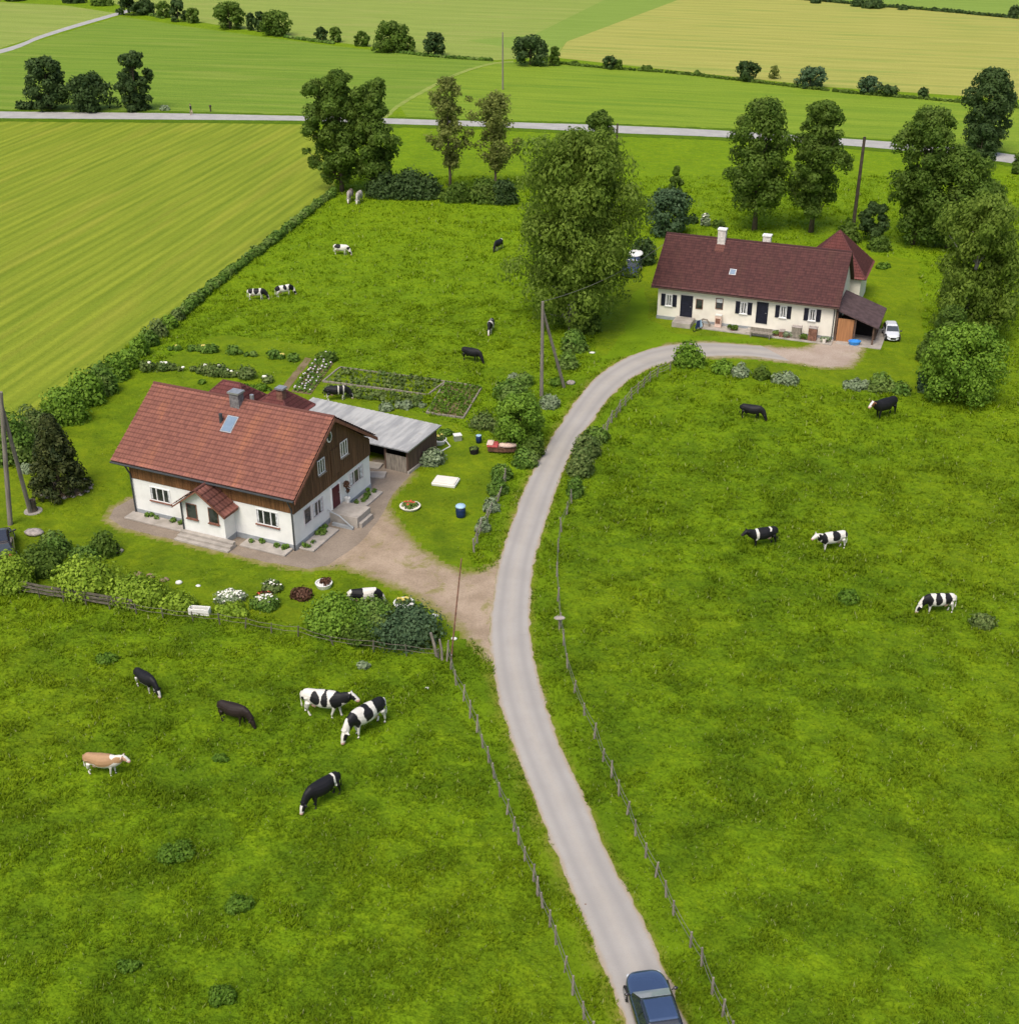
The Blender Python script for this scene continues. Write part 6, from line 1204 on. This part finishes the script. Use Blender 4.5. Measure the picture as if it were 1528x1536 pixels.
# tiny walker and post on the far road
x, y = G(287, 172); 
def person(x, y, yaw, label):
    b = MB(); s_ = 1.
    b.tube([(0, 0, .86), (0, 0, 1.05), (.01, 0, 1.28), (.02, 0, 1.42), (.02, 0, 1.48)], [(.16, .12), (.145, .11), (.19, .12), (.15, .09), (.06, .06)], 10)
    b.tube([(.02, 0, 1.46), (.03, 0, 1.54)], .055, 8); b.ball((.04, 0, 1.64), (.10, .08, .125), 10, 8); b.ball((.14, 0, 1.63), (.02, .015, .02), 6, 4)
    for k in (1, -1):
        b.tube([(0, .09 * k, .92), (.12 * k, .09 * k, .5), (.10 * k + (-.08), .09 * k, .08)], [.10, .07, .045], 8); b.tube([(.02 * k, .09 * k, .04), (.02 * k + .16, .09 * k, .03)], [.05, .035], 6)
        b.tube([(.02, .19 * k, 1.40), (-.08 * k, .24 * k, 1.12), (-.02 * k + .08, .24 * k, .88)], [.055, .042, .03], 8)
        for f in range(5): b.tube([(-.02 * k + .08 + .015 * (f - 2), .24 * k, .88), (-.02 * k + .09 + .02 * (f - 2), .245 * k, .80 + (.03 if f == 4 else 0))], [.010, .008], 5)
    o = b.build('person', M['skin']); r = o.modifiers.new('r', 'REMESH'); r.mode = 'VOXEL'; r.voxel_size = .018; r.use_smooth_shade = True
    dg = bpy.context.evaluated_depsgraph_get(); me = bpy.data.meshes.new_from_object(o.evaluated_get(dg)); o.modifiers.clear(); old = o.data; o.data = me; o.data.name = 'person'
    o.location = (x, y, .05); o.rotation_euler = (0, 0, yaw); tag(o, label, 'person')
    sh_ = MB(); sh_.tube([(0, 0, .82), (0, 0, 1.05), (.01, 0, 1.28), (.02, 0, 1.43)], [(.185, .14), (.165, .13), (.21, .14), (.17, .11)], 12)
    for k in (1, -1): sh_.tube([(.02, .17 * k, 1.40), (-.08 * k, .245 * k, 1.12), (-.03 * k + .06, .245 * k, .93)], [.075, .058, .045], 8)
    sh_.build('jacket', M['navy'], o, True); tr2 = MB()
    for k in (1, -1): tr2.tube([(0, .085 * k, .93), (.12 * k, .09 * k, .5), (.10 * k + (-.08), .09 * k, .10)], [.125, .09, .065], 8)
    tr2.build('trousers', M['pink'], o, True); MB().ball((.02, 0, 1.68), (.115, .095, .11), 10, 6).build('hair', M['darkpole'], o, True)
    return o
person(x, y, 3.0, 'tiny person in dark jacket and pale trousers walking on the far road')
x, y = G(316, 167); o = MB().lathe((0, 0, 0), [(.12, -.1), (.12, .7), (.2, .75), (.2, 1.0), (.08, 1.08)], 10).build('roadside_marker', M['darkpole']); o.location = (x, y, 0); tag(o, 'small dark post beside the far road right of the walking person', 'post')
# ------------------------------------------------------------------ grass blades (near pastures and lawns)
def inpoly(px_, py_, poly):
    poly = np.asarray([(p[0], p[1]) for p in poly]); ins = np.zeros(len(px_), bool); n = len(poly); j = n - 1
    for i in range(n):
        xi, yi = poly[i]; xj, yj = poly[j]; c_ = ((yi > py_) != (yj > py_)) & (px_ < (xj - xi) * (py_ - yi) / (yj - yi + 1e-12) + xi); ins ^= c_; j = i
    return ins
def rect(o_, rz, x0, x1, y0, y1):
    R2 = Matrix.Rotation(rz, 3, 'Z'); return [(o_[0] + (R2 @ Vector((a_, b_, 0))).x, o_[1] + (R2 @ Vector((a_, b_, 0))).y) for a_, b_ in ((x0, y0), (x1, y0), (x1, y1), (x0, y1))]
road_poly = [tuple(p[:2]) for p in RA] + [tuple(p[:2]) for p in RB[::-1]]
EXC = [road_poly, crop_poly, yard_poly, [G(*p) for p in PATHP], [G(*p) for p in DRV], rect(HL, RZL, -.1, LX + .1, -.1, LY + 4.5), rect(HL, RZL, PX0 - .6, PX1 + .6, -PD - 1.3, 0), rect(HR_, RZR, 0, RX + .1, -1.6, RY), rect(HR_, RZR, RX, RX + 4.4, -1, 5), rect(SO, RZS, -SL_, 0, 0, SW), rect(HR_, RZR, 11.6, 17.3, RY + 1.2, RY + 6.7)]
def value_noise(x, y, s, seed):
    r = np.random.default_rng(seed); T = r.random((256, 256)); xf, yf = x / s, y / s; xi, yi = np.floor(xf).astype(int), np.floor(yf).astype(int); fx, fy = xf - xi, yf - yi
    fx = fx * fx * (3 - 2 * fx); fy = fy * fy * (3 - 2 * fy); g_ = lambda a_, b_: T[(xi + a_) % 256, (yi + b_) % 256]
    return (g_(0, 0) * (1 - fx) + g_(1, 0) * fx) * (1 - fy) + (g_(0, 1) * (1 - fx) + g_(1, 1) * fx) * fy
bands = [(29, 46, 130), (46, 62, 90), (62, 85, 60), (85, 120, 32), (120, 175, 14.)]
VV, TT = [], []
for y0, y1, den in bands:
    wmax = 764 / F * math.hypot(y1, 20) * 1.16 + 3; n = int((y1 - y0) * 2 * wmax * den)
    px_ = RNG.uniform(-wmax, wmax, n); py_ = RNG.uniform(y0, y1, n)
    keep = np.abs(px_) < (764 / F * np.hypot(py_, 20) * 1.16 + 3)
    for e in EXC: keep &= ~inpoly(px_, py_, e)
    if y1 > 120: keep &= py_ < 172
    lawn = inpoly(px_, py_, lawn1) | inpoly(px_, py_, lawn2)
    cl_ = .55 * value_noise(px_ + 900, py_, 1.3, 1) + .45 * value_noise(px_ + 900, py_, .55, 2)
    keep &= RNG.random(n) < (.35 + .9 * cl_)
    keep &= ~(lawn & (RNG.random(n) < .35))
    px_, py_, lawn, cl_ = px_[keep], py_[keep], lawn[keep], cl_[keep]; n = len(px_)
    szb = {130: .115, 90: .13, 60: .155, 32: .185, 14.: .24}[den]
    hh = szb * (.45 + 1.6 * cl_ ** 1.6) * (.7 + .6 * RNG.random(n)); hh[lawn] *= .42
    nb = 3 if den > 20 else 2
    for b_ in range(nb):
        an = RNG.random(n) * 6.283; ln_ = hh * RNG.uniform(.5, 1.2, n); wd_ = hh * RNG.uniform(.13, .24, n)
        bx_ = px_ + RNG.normal(size=n) * szb * .25; by_ = py_ + RNG.normal(size=n) * szb * .25
        ca, sa = np.cos(an), np.sin(an); z0 = np.full(n, -.01)
        A_ = np.stack([bx_ - sa * wd_, by_ + ca * wd_, z0], 1); B_ = np.stack([bx_ + sa * wd_, by_ - ca * wd_, z0], 1)
        C_ = np.stack([bx_ + ca * ln_ * .8, by_ + sa * ln_ * .8, hh * RNG.uniform(.5, 1.1, n)], 1)
        VV.append(np.stack([A_, B_, C_], 1).reshape(-1, 3)); TT.append(np.where(RNG.random(n) < .02, 1.8, np.clip(.12 + .8 * (cl_ - .5) + .75 * RNG.random(n) ** 1.3, 0, 1)))
V_ = np.concatenate(VV); Fc = np.arange(len(V_)).reshape(-1, 3)
gr_ = npmesh('grass', V_, Fc, M['blades'], attrs={'tint': ('FACE', np.concatenate(TT))}); tag(gr_, kind='stuff')
print('GRASS TRIS', len(Fc), 'OBJECTS', len(bpy.data.objects))
